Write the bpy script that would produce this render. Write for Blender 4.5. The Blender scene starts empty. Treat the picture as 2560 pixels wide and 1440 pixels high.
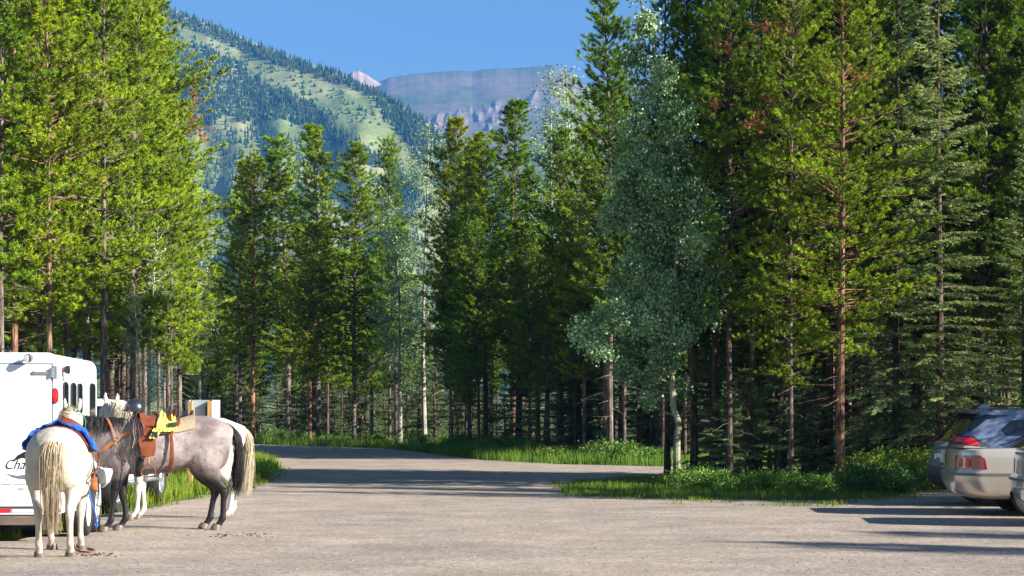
import bpy, bmesh, math, random
import numpy as np
from mathutils import Vector, Matrix, geometry, noise

F, H, HY = 4600.0, 1.6, 1030.0          # focal length in photo pixels, eye height (m), horizon row
SC = bpy.context.scene
COL = SC.collection
R = math.radians

def W(px, py, D):
    return ((px - 1280) / F * D, D, H + (HY - py) / F * D)
def G(px, py):
    D = H * F / (py - HY)
    return ((px - 1280) / F * D, D)
def X(px, D):
    return (px - 1280) / F * D

# ------------------------------------------------------------------ materials
def nt(name):
    m = bpy.data.materials.new(name); m.use_nodes = True
    t = m.node_tree
    b = t.nodes['Principled BSDF']
    return m, t, b, t.nodes, t.links

def ramp(N, stops):
    r = N.new('ShaderNodeValToRGB'); e = r.color_ramp.elements
    while len(e) < len(stops): e.new(0.5)
    for i, (p, c) in enumerate(stops):
        e[i].position = p; e[i].color = (*c, 1)
    return r

def coords(N, L, scale=(1, 1, 1), kind='Object'):
    tc = N.new('ShaderNodeTexCoord'); mp = N.new('ShaderNodeMapping')
    mp.inputs['Scale'].default_value = scale
    L.new(tc.outputs[kind], mp.inputs['Vector'])
    return mp.outputs['Vector']

def noise_node(N, L, vec, scale, detail=4, rough=0.55):
    n = N.new('ShaderNodeTexNoise'); n.inputs['Scale'].default_value = scale
    n.inputs['Detail'].default_value = detail; n.inputs['Roughness'].default_value = rough
    L.new(vec, n.inputs['Vector'])
    return n

def bump(N, L, b, src, strength, dist):
    k = N.new('ShaderNodeBump'); k.inputs['Strength'].default_value = strength
    k.inputs['Distance'].default_value = dist
    L.new(src, k.inputs['Height']); L.new(k.outputs['Normal'], b.inputs['Normal'])

def mixc(N, L, fac, a, c, mode='MIX'):
    m = N.new('ShaderNodeMix'); m.data_type = 'RGBA'; m.blend_type = mode
    for s, v in ((m.inputs[0], fac), (m.inputs[6], a), (m.inputs[7], c)):
        if isinstance(v, (int, float)): s.default_value = v
        elif isinstance(v, tuple): s.default_value = (*v, 1)
        else: L.new(v, s)
    return m.outputs[2]

def mat(name, c, rough=0.6, metal=0.0, spec=0.5, var=0.12, scale=8.0, bmp=0.0, coat=0.0, bdist=0.01, stretch=(1, 1, 1)):
    m, t, b, N, L = nt(name)
    v = coords(N, L, stretch)
    n = noise_node(N, L, v, scale)
    lo = tuple(max(0, x * (1 - var)) for x in c); hi = tuple(min(1, x * (1 + var)) for x in c)
    r = ramp(N, [(0.3, lo), (0.7, hi)])
    L.new(n.outputs['Fac'], r.inputs[0]); L.new(r.outputs[0], b.inputs['Base Color'])
    b.inputs['Roughness'].default_value = rough; b.inputs['Metallic'].default_value = metal
    b.inputs['Specular IOR Level'].default_value = spec
    b.inputs['Coat Weight'].default_value = coat
    b.inputs['Coat Roughness'].default_value = 0.05
    if bmp: bump(N, L, b, n.outputs['Fac'], bmp, bdist)
    return m

def leaf_mat(name, a, c, trans=0.3, rough=0.5, spec=0.35):
    """foliage: colour runs from a to c with the per-tuft 'tint' attribute, times the object's own colour"""
    m, t, b, N, L = nt(name)
    at = N.new('ShaderNodeAttribute'); at.attribute_name = 'tint'
    col = mixc(N, L, at.outputs['Fac'], a, c)
    oi = N.new('ShaderNodeObjectInfo')
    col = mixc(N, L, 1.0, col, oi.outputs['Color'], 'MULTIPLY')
    L.new(col, b.inputs['Base Color'])
    b.inputs['Roughness'].default_value = rough
    b.inputs['Specular IOR Level'].default_value = spec
    tr = N.new('ShaderNodeBsdfTranslucent'); L.new(col, tr.inputs['Color'])
    mx = N.new('ShaderNodeMixShader'); mx.inputs[0].default_value = trans
    out = N['Material Output'] if 'Material Output' in N else N.new('ShaderNodeOutputMaterial')
    L.new(b.outputs[0], mx.inputs[1]); L.new(tr.outputs[0], mx.inputs[2]); L.new(mx.outputs[0], out.inputs['Surface'])
    return m

def bark_mat(name, lo, mid, hi, scale=9, stretch=(1, 1, .22), bmp=0.9):
    m, t, b, N, L = nt(name)
    v = coords(N, L, stretch)
    n = noise_node(N, L, v, scale, 6, .7)
    n2 = noise_node(N, L, coords(N, L, (1, 1, 1)), 1.3, 2, .5)
    r = ramp(N, [(0.36, lo), (0.5, mid), (0.64, hi)])
    L.new(n.outputs['Fac'], r.inputs[0])
    r2 = ramp(N, [(0.35, (.65, .65, .65)), (0.65, (1.25, 1.2, 1.1))]); L.new(n2.outputs['Fac'], r2.inputs[0])
    col = mixc(N, L, 1.0, r.outputs[0], r2.outputs[0], 'MULTIPLY')
    oi = N.new('ShaderNodeObjectInfo')
    col = mixc(N, L, 1.0, col, oi.outputs['Color'], 'MULTIPLY')
    L.new(col, b.inputs['Base Color']); b.inputs['Roughness'].default_value = .9
    b.inputs['Specular IOR Level'].default_value = .15
    bump(N, L, b, n.outputs['Fac'], bmp, .03)
    return m

# ------------------------------------------------------------------ objects
def thing(name, label, cat, loc=(0, 0, 0), rotz=0.0, group=None, scale=1.0):
    o = bpy.data.objects.new(name, None); COL.objects.link(o)
    o.empty_display_size = 0.2
    o.location = loc; o.rotation_euler = (0, 0, rotz)
    o.scale = (scale,) * 3 if isinstance(scale, (int, float)) else scale
    o['label'] = label; o['category'] = cat
    if group: o['group'] = group
    return o

def tag(o, label=None, cat=None, group=None, kind=None):
    if label: o['label'] = label
    if cat: o['category'] = cat
    if group: o['group'] = group
    if kind: o['kind'] = kind
    return o

def link(name, me, m=None, parent=None):
    if m is not None and not me.materials: me.materials.append(m)
    o = bpy.data.objects.new(name, me); COL.objects.link(o)
    if parent: o.parent = parent
    return o

def np_mesh(name, V, Fc, k, tint=None, smooth=False):
    """V (n,3); Fc (m,k) indices"""
    V = np.asarray(V, np.float32); Fc = np.asarray(Fc, np.int32)
    me = bpy.data.meshes.new(name)
    me.vertices.add(len(V)); me.vertices.foreach_set('co', V.ravel())
    me.loops.add(Fc.size); me.loops.foreach_set('vertex_index', Fc.ravel())
    me.polygons.add(len(Fc)); me.polygons.foreach_set('loop_start', np.arange(len(Fc), dtype=np.int32) * k)
    if smooth: me.polygons.foreach_set('use_smooth', np.ones(len(Fc), bool))
    if tint is not None:
        a = me.attributes.new('tint', 'FLOAT', 'POINT'); a.data.foreach_set('value', np.asarray(tint, np.float32))
    me.update(calc_edges=True)
    return me

def frames(pts, ref):
    pts = [Vector(p) for p in pts]; out = []
    for i, p in enumerate(pts):
        a = pts[max(i - 1, 0)]; b = pts[min(i + 1, len(pts) - 1)]
        d = (b - a); d = d.normalized() if d.length > 1e-9 else Vector((0, 0, 1))
        r = Vector(ref); s = r - d * r.dot(d)
        if s.length < 1e-3:
            r = Vector((1, 0, 0)) if abs(d.x) < .9 else Vector((0, 1, 0)); s = r - d * r.dot(d)
        s.normalize(); out.append((p, d, s, d.cross(s)))
    return out

class MB:
    def __init__(s): s.v = []; s.f = []
    def add(s, vs, fs):
        o = len(s.v); s.v += [tuple(v) for v in vs]; s.f += [tuple(i + o for i in f) for f in fs]
    def box(s, c, d, rot=None):
        x, y, z = (q / 2 for q in d)
        vs = [Vector((i * x, j * y, k * z)) for i in (-1, 1) for j in (-1, 1) for k in (-1, 1)]
        if rot is not None:
            m = rot if isinstance(rot, Matrix) else Matrix.Rotation(rot, 3, 'Z'); vs = [m @ v for v in vs]
        s.add([v + Vector(c) for v in vs], [(0, 1, 3, 2), (4, 6, 7, 5), (0, 4, 5, 1), (2, 3, 7, 6), (0, 2, 6, 4), (1, 5, 7, 3)])
    def tube(s, pts, rad, n=8, ref=(0, 1, 0), cap=True):
        """rad: number, list of numbers, or list of (along ref, across) pairs"""
        if isinstance(rad, (int, float)): rad = [rad] * len(pts)
        rad = [r if isinstance(r, (tuple, list)) else (r, r) for r in rad]
        vs = []
        for (p, d, a, b), (ra, rb) in zip(frames(pts, ref), rad):
            for k in range(n):
                t = 2 * math.pi * k / n
                vs.append(p + a * (ra * math.cos(t)) + b * (rb * math.sin(t)))
        fs = []
        for i in range(len(pts) - 1):
            for k in range(n):
                j = (k + 1) % n
                fs.append((i * n + k, i * n + j, (i + 1) * n + j, (i + 1) * n + k))
        if cap:
            fs.append(tuple(reversed(range(n)))); fs.append(tuple((len(pts) - 1) * n + k for k in range(n)))
        s.add(vs, fs)
    def ell(s, c, r, nu=12, nv=8, rot=None):
        vs = []; fs = []
        for i in range(nv + 1):
            ph = math.pi * i / nv
            for k in range(nu):
                t = 2 * math.pi * k / nu
                v = Vector((r[0] * math.sin(ph) * math.cos(t), r[1] * math.sin(ph) * math.sin(t), r[2] * math.cos(ph)))
                if rot is not None: v = rot @ v
                vs.append(v + Vector(c))
        for i in range(nv):
            for k in range(nu):
                j = (k + 1) % nu
                fs.append((i * nu + k, (i + 1) * nu + k, (i + 1) * nu + j, i * nu + j))
        s.add(vs, fs)
    def grid(s, fn, nu, nv, thick=0.0):
        """fn(u,v)->point, u,v in 0..1; with thick a closed slab is made from fn2 = fn(u,v,offset)"""
        def sheet(off):
            return [fn(i / nu, j / nv, off) for i in range(nu + 1) for j in range(nv + 1)]
        w = nv + 1
        q = [(i * w + j, i * w + j + 1, (i + 1) * w + j + 1, (i + 1) * w + j) for i in range(nu) for j in range(nv)]
        a = sheet(thick)
        if not thick: s.add(a, q); return
        b = sheet(0.0); n = len(a)
        fs = list(q) + [tuple(n + k for k in reversed(f)) for f in q]
        rim = [(i * w, (i + 1) * w) for i in range(nu)] + [((i + 1) * w + nv, i * w + nv) for i in range(nu)]
        rim += [(j + 1, j) for j in range(nv)] + [(nu * w + j, nu * w + j + 1) for j in range(nv)]
        fs += [(p, q2, q2 + n, p + n) for p, q2 in rim]
        s.add(a + b, fs)
    def lathe(s, prof, c=(0, 0, 0), axis='Y', n=24):
        """prof: (radius, along)"""
        vs = []; fs = []
        for r, h in prof:
            for k in range(n):
                t = 2 * math.pi * k / n; a, b = r * math.cos(t), r * math.sin(t)
                v = {'Y': (a, h, b), 'Z': (a, b, h), 'X': (h, a, b)}[axis]
                vs.append((v[0] + c[0], v[1] + c[1], v[2] + c[2]))
        for i in range(len(prof) - 1):
            for k in range(n):
                j = (k + 1) % n
                fs.append((i * n + k, i * n + j, (i + 1) * n + j, (i + 1) * n + k))
        s.add(vs, fs)
    def prism(s, poly, a, b, plane='XZ'):
        """poly of 2-D points extruded from a to b along the missing axis"""
        n = len(poly)
        mk = {'XZ': lambda p, h: (p[0], h, p[1]), 'XY': lambda p, h: (p[0], p[1], h), 'YZ': lambda p, h: (h, p[0], p[1])}[plane]
        vs = [mk(p, a) for p in poly] + [mk(p, b) for p in poly]
        fs = [tuple(range(n)), tuple(reversed(range(n, 2 * n)))] + [(i, (i + 1) % n, n + (i + 1) % n, n + i) for i in range(n)]
        s.add(vs, fs)
    def mesh(s, name, bevel=0.0, smooth=False, seg=2):
        me = bpy.data.meshes.new(name); me.from_pydata([tuple(v) for v in s.v], [], s.f)
        bm = bmesh.new(); bm.from_mesh(me)
        bmesh.ops.remove_doubles(bm, verts=bm.verts, dist=1e-5)
        bmesh.ops.recalc_face_normals(bm, faces=bm.faces)
        if bevel:
            es = [e for e in bm.edges if len(e.link_faces) == 2 and e.calc_face_angle(0) > .6]
            bmesh.ops.bevel(bm, geom=es, offset=bevel, segments=seg, affect='EDGES', profile=.6)
        if smooth:
            for f in bm.faces: f.smooth = True
            for e in bm.edges:
                if len(e.link_faces) == 2 and e.calc_face_angle(0) > R(38): e.smooth = False
        bm.to_mesh(me); bm.free()
        return me
    def build(s, name, m, parent=None, bevel=0.0, smooth=False, seg=2):
        return link(name, s.mesh(name, bevel, smooth, seg), m, parent)

def spline(pts, n):
    """Catmull-Rom through tuples of any length"""
    P = [np.array(p, float) for p in pts]; P = [2 * P[0] - P[1]] + P + [2 * P[-1] - P[-2]]
    out = []
    segs = len(P) - 3
    for i in range(n + 1):
        t = i / n * segs; k = min(int(t), segs - 1); t -= k
        a, b, c, d = P[k:k + 4]
        out.append(tuple(.5 * ((2 * b) + (-a + c) * t + (2 * a - 5 * b + 4 * c - d) * t * t + (-a + 3 * b - 3 * c + d) * t ** 3)))
    return out

def text_obj(name, body, size, parent, loc, rot, m, extrude=.002, shear=0.0, sx=1.0):
    c = bpy.data.curves.new(name, 'FONT'); c.body = body; c.size = size; c.extrude = extrude; c.shear = shear
    c.materials.append(m)
    t_ = bpy.data.objects.new(name, c); COL.objects.link(t_); dg = bpy.context.evaluated_depsgraph_get(); me = bpy.data.meshes.new_from_object(t_.evaluated_get(dg)); me.name = name
    bpy.data.objects.remove(t_); o = bpy.data.objects.new(name, me); COL.objects.link(o); o.parent = parent
    o.location = loc; o.rotation_euler = rot; o.scale = (sx, 1, 1)
    return o

# ------------------------------------------------------------------ camera, light, sky
cam = bpy.data.cameras.new('camera'); co = bpy.data.objects.new('camera', cam); COL.objects.link(co)
co.location = (0, 0, H); co.rotation_euler = (R(90), 0, 0)
cam.sensor_width = 36; cam.lens = 36 * F / 2560
cam.shift_y = (HY - 720) / 2560
cam.clip_start = .5; cam.clip_end = 20000
SC.camera = co
AZ, EL = R(21), R(25)            # sun: right of the view and a little behind the camera
sd = Vector((math.cos(EL) * math.cos(AZ), -math.cos(EL) * math.sin(AZ), math.sin(EL)))
sl = bpy.data.lights.new('sun', 'SUN'); sl.energy = 5.0; sl.angle = R(.5); sl.color = (1, .95, .87)
so = bpy.data.objects.new('sun', sl); COL.objects.link(so)
so.rotation_euler = sd.to_track_quat('Z', 'Y').to_euler(); so.location = (60, -30, 40)
w = bpy.data.worlds.new('World'); SC.world = w; w.use_nodes = True
t = w.node_tree; bg = t.nodes['Background']
sk = t.nodes.new('ShaderNodeTexSky'); sk.sky_type = 'NISHITA'; sk.sun_disc = False
sk.sun_elevation = EL; sk.sun_rotation = math.atan2(sd.x, sd.y)
sk.altitude = 1500; sk.air_density = 1.15; sk.dust_density = .0; sk.ozone_density = 3
t.links.new(sk.outputs[0], bg.inputs[0]); bg.inputs[1].default_value = .055
SC.view_settings.view_transform = 'Standard'; SC.view_settings.look = 'None'
SC.view_settings.exposure = 1.35; SC.view_settings.gamma = 1
SC.cycles.max_bounces = 6; SC.cycles.transparent_max_bounces = 8; SC.cycles.volume_bounces = 0
SC.cycles.diffuse_bounces = 3; SC.cycles.glossy_bounces = 3
SC.cycles.use_denoising = True
# ================================================================== ground
def jitter_poly(px_pts, step=.6, amp=.18, seed=1, world=None):
    rng = random.Random(seed)
    P = world or [G(*p) for p in px_pts]
    out = []
    for i, a in enumerate(P):
        b = P[(i + 1) % len(P)]
        d = math.dist(a, b); n = max(1, int(d / (step * max(1, a[1] / 40))))
        for k in range(n):
            t = k / n; x = a[0] + (b[0] - a[0]) * t; y = a[1] + (b[1] - a[1]) * t
            s = amp * (1 + a[1] / 60)
            out.append((x + rng.uniform(-s, s), y + rng.uniform(-s, s)))
    return out

def flat(name, poly, z, m):
    me = bpy.data.meshes.new(name)
    tri = geometry.tessellate_polygon([[Vector((x, y, 0)) for x, y in poly]])
    me.from_pydata([(x, y, z) for x, y in poly], [], [tuple(t) for t in tri])
    bm = bmesh.new(); bm.from_mesh(me); bmesh.ops.recalc_face_normals(bm, faces=bm.faces)
    for f in bm.faces:
        if f.normal.z < 0: f.normal_flip()
    bm.to_mesh(me); bm.free()
    return link(name, me, m)

def gravel_material():
    m, t, b, N, L = nt('packed gravel')
    v = coords(N, L)
    big = noise_node(N, L, coords(N, L, (.6, .8, 1)), .5, 6, .65)
    mid = noise_node(N, L, coords(N, L, (.9, .9, 1)), 1.2, 9, .78)
    fine = noise_node(N, L, v, 13, 8, .85)
    r = ramp(N, [(.3, (.235, .195, .16)), (.5, (.32, .27, .225)), (.7, (.42, .36, .30))])
    L.new(mid.outputs['Fac'], r.inputs[0])
    rb = ramp(N, [(.3, (.80, .80, .84)), (.5, (1, .99, .98)), (.68, (1.13, 1.10, 1.04))]); L.new(big.outputs['Fac'], rb.inputs[0])
    c = mixc(N, L, 1.0, r.outputs[0], rb.outputs[0], 'MULTIPLY')
    rf = ramp(N, [(.36, (.50, .50, .52)), (.5, (1, 1, 1)), (.62, (1.55, 1.53, 1.5))]); L.new(fine.outputs['Fac'], rf.inputs[0])
    c = mixc(N, L, 1.0, c, rf.outputs[0], 'MULTIPLY')
    vo = N.new('ShaderNodeTexVoronoi'); vo.inputs['Scale'].default_value = 22; L.new(v, vo.inputs['Vector'])
    rs = ramp(N, [(.0, (1, 1, 1)), (.16, (0, 0, 0))]); L.new(vo.outputs['Distance'], rs.inputs[0])
    vc = N.new('ShaderNodeSeparateColor'); L.new(vo.outputs['Color'], vc.inputs[0])
    gt = N.new('ShaderNodeMath'); gt.operation = 'GREATER_THAN'; gt.inputs[1].default_value = .975; L.new(vc.outputs[0], gt.inputs[0])
    mu = N.new('ShaderNodeMath'); mu.operation = 'MULTIPLY'; L.new(gt.outputs[0], mu.inputs[0]); L.new(rs.outputs[0], mu.inputs[1])
    c = mixc(N, L, mu.outputs[0], c, (.5, .46, .41))
    L.new(c, b.inputs['Base Color']); b.inputs['Roughness'].default_value = .95; b.inputs['Specular IOR Level'].default_value = .1
    ad = N.new('ShaderNodeMath'); ad.operation = 'ADD'; L.new(fine.outputs['Fac'], ad.inputs[0]); L.new(mid.outputs['Fac'], ad.inputs[1])
    bump(N, L, b, ad.outputs[0], .55, .03)
    return m

def soil_material():
    m, t, b, N, L = nt('forest floor')
    v = coords(N, L)
    n = noise_node(N, L, v, .9, 6, .7); n2 = noise_node(N, L, v, 9, 4, .7)
    r = ramp(N, [(.35, (.045, .032, .018)), (.5, (.06, .07, .022)), (.68, (.07, .10, .025))])
    L.new(n.outputs['Fac'], r.inputs[0])
    r2 = ramp(N, [(.3, (.6, .6, .6)), (.7, (1.4, 1.35, 1.2))]); L.new(n2.outputs['Fac'], r2.inputs[0])
    c = mixc(N, L, 1.0, r.outputs[0], r2.outputs[0], 'MULTIPLY')
    L.new(c, b.inputs['Base Color']); b.inputs['Roughness'].default_value = 1
    bump(N, L, b, n2.outputs['Fac'], .6, .08)
    return m

M_gravel = gravel_material(); M_soil = soil_material()
gme = MB()
gme.add([(-4000, -300, -.015), (4000, -300, -.015), (4000, 6500, -.015), (-4000, 6500, -.015)], [(0, 1, 2, 3)])
tag(gme.build('ground', M_soil), 'dark forest floor under the trees', None, None, 'structure')

LOT = [(-900, 3000), (-900, 1352), (30, 1350), (130, 1338), (235, 1290), (330, 1277), (430, 1256), (520, 1238),
       (610, 1228), (655, 1205), (700, 1172), (690, 1160), (660, 1146), (600, 1138), (200, 1132), (-300, 1128),
       (-300, 1106), (300, 1108), (620, 1110), (820, 1116), (1000, 1124), (1100, 1137), (1220, 1151), (1400, 1160),
       (1640, 1166), (2900, 1172), (2900, 1186), (1665, 1192), (1560, 1196), (1450, 1203), (1410, 1216), (1405, 1232),
       (1480, 1241), (1700, 1246), (1900, 1250), (2080, 1251), (2200, 1244), (2330, 1226), (2450, 1217), (2800, 1217), (3600, 1225), (3600, 3000)]
lot_poly = jitter_poly(LOT, .35, .07, 3)
tag(flat('gravel_road', lot_poly, 0.0, M_gravel), 'pale packed gravel lot running into the road', None, None, 'structure')

def in_poly(x, y, P):
    """vectorised even-odd test"""
    c = np.zeros(len(x), bool); j = len(P) - 1
    for i in range(len(P)):
        xi, yi = P[i]; xj, yj = P[j]
        if yi != yj:
            c ^= ((yi > y) != (yj > y)) & (x < (xj - xi) * (y - yi) / (yj - yi) + xi)
        j = i
    return c

def scatter(poly, density, seed, keep=None, inlot=False):
    rng = np.random.default_rng(seed)
    P = np.array(poly); a = P.min(0); b = P.max(0)
    n = int((b[0] - a[0]) * (b[1] - a[1]) * density)
    x = rng.uniform(a[0], b[0], n); y = rng.uniform(a[1], b[1], n)
    k = in_poly(x, y, poly)
    k &= in_poly(x, y, lot_poly) if inlot else ~in_poly(x, y, lot_poly)
    return x[k], y[k], rng

def grass(name, label, px, density, hmin, hmax, seed, wid=.012, colour=(1, 1, 1), mt=None, patch=.5, inlot=False, thin=None):
    poly = [G(*p) for p in px]
    x, y, rng = scatter(poly, density, seed, None, inlot)
    if thin is not None:
        kk = np.array([noise.noise(Vector((a * 1.6, b * 1.1, seed))) > thin for a, b in zip(x, y)]); x, y = x[kk], y[kk]
    n = len(x)
    pn = np.array([noise.noise(Vector((a * .8, b * .8, seed))) for a, b in zip(x, y)])
    h = rng.uniform(hmin, hmax, n) * (1 + patch * pn * 1.6); h = np.maximum(h, hmin * .5)
    az = rng.uniform(0, 2 * np.pi, n); la = rng.uniform(0, 2 * np.pi, n); le = rng.uniform(.05, .5, n) * h
    cx, cy = np.cos(az) * wid / 2, np.sin(az) * wid / 2
    mx, my = x + np.cos(la) * le * .35, y + np.sin(la) * le * .35
    tx, ty = x + np.cos(la) * le, y + np.sin(la) * le
    z0 = np.full(n, -.02)
    V = np.stack([np.stack([x - cx, y - cy, z0], 1), np.stack([x + cx, y + cy, z0], 1),
                  np.stack([mx + cx * .7, my + cy * .7, h * .6], 1), np.stack([mx - cx * .7, my - cy * .7, h * .6], 1),
                  np.stack([tx, ty, h], 1)], 1).reshape(-1, 3)
    i = np.arange(n)[:, None] * 5
    T = np.concatenate([i + [0, 1, 2], i + [0, 2, 3], i + [3, 2, 4]])
    tint = np.repeat(np.clip(rng.uniform(0, 1, n) * .7 + pn * .8 + .15, 0, 1), 5)
    o = link(name, np_mesh(name, V, T, 3, tint), mt or M_grass)
    o.color = (*colour, 1)
    tag(o, label, None, None, 'stuff')
    return o

M_grass = leaf_mat('grass blades', (.055, .13, .014), (.19, .27, .035), .35, .6, .2)
M_drygrass = leaf_mat('dry grass', (.22, .16, .07), (.16, .22, .04), .3, .8, .1)

# ================================================================== mountains
def hill_material(name, a, bcol, rock, detail=1.0, lo=.35, hi=.62, st=(1, 1, 1)):
    m, t, b, N, L = nt(name)
    v = coords(N, L, st)
    n = noise_node(N, L, v, .006 * detail, 7, .65); n2 = noise_node(N, L, v, .03 * detail, 5, .7)
    r = ramp(N, [(lo, a), (hi, bcol)]); L.new(n.outputs['Fac'], r.inputs[0])
    r2 = ramp(N, [(.3, (.72, .74, .72)), (.7, (1.25, 1.22, 1.2))]); L.new(n2.outputs['Fac'], r2.inputs[0])
    c = mixc(N, L, 1.0, r.outputs[0], r2.outputs[0], 'MULTIPLY')
    at = N.new('ShaderNodeAttribute'); at.attribute_name = 'tint'
    nr = noise_node(N, L, coords(N, L, (1, 1, 3.2)), .035, 6, .7)
    rr = ramp(N, [(.40, tuple(x * .5 for x in rock)), (.52, rock), (.62, tuple(min(1, x * 1.25) for x in rock))]); L.new(nr.outputs['Fac'], rr.inputs[0])
    c = mixc(N, L, at.outputs['Fac'], c, rr.outputs[0])
    L.new(c, b.inputs['Base Color']); b.inputs['Roughness'].default_value = 1; b.inputs['Specular IOR Level'].default_value = .05
    bump(N, L, b, n2.outputs['Fac'], .6, 6)
    return m

def interp(pts, x):
    return float(np.interp(x, [p[0] for p in pts], [p[1] for p in pts]))

NEAR = [(-700, -260), (100, -120), (400, 12), (520, 58), (640, 108), (760, 156), (860, 188), (930, 224), (1000, 262),
        (1060, 300), (1110, 345), (1200, 425), (1300, 500), (1500, 640), (1900, 860), (2500, 1010)]
def near_pt(px, v):
    """point of the near mountainside: v 0 at its foot, 1 on the ridge"""
    top = interp(NEAR, px)
    py = 1030 + (top - 1030) * v
    Dr = np.interp(px, [-700, 400, 1100, 2500], [3300, 2900, 2300, 1700])
    Db = 1000
    q = Vector((px * .004, v * 1.6, 3.3))
    D = Db + (Dr - Db) * v ** .85
    D += (noise.fractal(q * 1.3, 1.0, 2.0, 4) * 120 + noise.noise(Vector((px * .012 - v * 2.5, v * .9, 8))) * 35) * (v * (1 - v) * 4) ** .7
    return W(px, py, D)

def build_hill(name, fn, u0, u1, nu, nv, m, back, rock=None, label=None):
    V = []; T = []
    for i in range(nu + 1):
        u = u0 + (u1 - u0) * i / nu
        for j in range(nv + 1):
            v = j / nv; V.append(fn(u, v)); T.append(rock(u, v) if rock else 0)
        x, y, z = V[-1]
        for k in (1, 2):
            V.append((x * (1 + .25 * k), y + back * k, max(-20, z * (1 - .5 * k)))); T.append(0)
    w_ = nv + 3
    Fc = [(i * w_ + j, (i + 1) * w_ + j, (i + 1) * w_ + j + 1, i * w_ + j + 1) for i in range(nu) for j in range(w_ - 1)]
    o = link(name, np_mesh(name, V, Fc, 4, T, True), m)
    tag(o, label, None, None, 'structure')
    return o

M_near = hill_material('meadow slope', (.17, .23, .07), (.36, .36, .17), (.3, .26, .22))
build_hill('mountain_slope', near_pt, -700, 2500, 320, 90, M_near, 500, None, 'green meadow mountainside with forested ridge')

FAR = [(840, 262), (900, 226), (945, 206), (968, 196), (1000, 190), (1045, 183), (1090, 181), (1130, 177), (1180, 178), (1240, 171), (1290, 171), (1340, 166), (1385, 162), (1400, 166),
       (1420, 178), (1460, 212), (1520, 250), (1700, 330), (2000, 420)]
def cliff_top(px): return interp([(1000, 330), (1070, 292), (1130, 272), (1230, 255), (1330, 232), (1420, 190), (1500, 200)], px)
def far_rock(px, v):
    top = interp(FAR, px); py = 1030 + (top - 1030) * v
    ct = cliff_top(px) + noise.noise(Vector((px * .03, 0, 5))) * 14
    th = 58 + noise.noise(Vector((px * .02, 7, 5))) * 24 if px < 1300 else 48
    if px < 1060: return 0.0
    s = max(0.0, 1 - abs((py - ct - th * .5) / (th * .5)) ** 4)
    nz = noise.fractal(Vector((px * .035, py * .05, 1)), 1, 2, 4)
    return min(1.0, s * max(0.0, .55 + 1.5 * nz))
def far_pt(px, v):
    top = interp(FAR, px); py = 1030 + (top - 1030) * v + noise.fractal(Vector((px * .03, 1, 1)), 1, 2, 5) * 1.6 * v ** 14
    D = 2900 + 2100 * v ** 1.1 + 900 * v ** 9
    D += noise.fractal(Vector((px * .006 + v * 4, v * 10 - px * .005, 2)), 1, 2, 6) * 26 * min(1, (1 - v) * 4)
    rk = far_rock(px, v)
    if rk > 0: D += -rk * (35 + 60 * noise.noise(Vector((px * .05, py * .03, 3))) + 30 * noise.noise(Vector((px * .16, py * .05, 3)))) * min(1, (1 - v) * 12)
    return W(px, py, D)
M_far = hill_material('far ridge', (.12, .145, .065), (.235, .185, .12), (.31, .225, .17), .7, .38, .62, (1, .3, 1.8))
build_hill('mountain_far', far_pt, 820, 1980, 460, 220, M_far, 700, far_rock, 'bare brown ridge with a rock cliff band')

PEAK = [(700, 330), (800, 262), (840, 214), (868, 190), (884, 179), (897, 177), (915, 186), (945, 205), (1010, 250), (1100, 330)]
def peak_pt(px, v):
    top = interp(PEAK, px) + noise.noise(Vector((px * .08, 1, 9))) * 2
    D = 5300 + 500 * v + noise.fractal(Vector((px * .03, v * 4, 6)), 1, 2, 4) * 90 * min(1, (1 - v) * 6)
    return W(px, 1030 + (top - 1030) * v, D)
M_peak = hill_material('pink scree peak', (.42, .29, .24), (.52, .38, .31), (.5, .35, .3), .8)
build_hill('mountain_peak', peak_pt, 700, 1100, 120, 90, M_peak, 200, None, 'small pink scree peak between the ridges')

# forest on the mountainside: thousands of conifers too far to count
def slope_v(px, py):
    top = interp(NEAR, px); return (1030 - py) / (1030 - top)
BAND_A = [(380, -10), (440, 10), (640, 100), (860, 180), (1000, 255), (1110, 335), (1300, 495), (1500, 640), (1500, 760), (1180, 640), (1120, 520), (1090, 440),
          (1060, 405), (1010, 345), (950, 290), (930, 250), (860, 214), (760, 188), (640, 142), (520, 92), (420, 46)]
BAND_B = [(380, 90), (430, 118), (520, 112), (545, 140), (600, 150), (640, 190), (700, 235), (740, 262), (790, 300), (830, 330), (800, 342), (740, 312), (690, 300), (600, 305), (560, 285), (520, 330), (380, 330)]
BAND_C = [(300, 420), (560, 405), (640, 395), (720, 410), (800, 420), (860, 410), (960, 440), (1010, 430), (1100, 430), (1200, 620), (1500, 760), (1800, 900), (1800, 1015), (0, 1015), (0, 420)]
BAND_D = [(720, 225), (790, 270), (860, 330), (920, 375), (1000, 420), (960, 425), (880, 385), (820, 345), (760, 290), (700, 250)]
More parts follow.
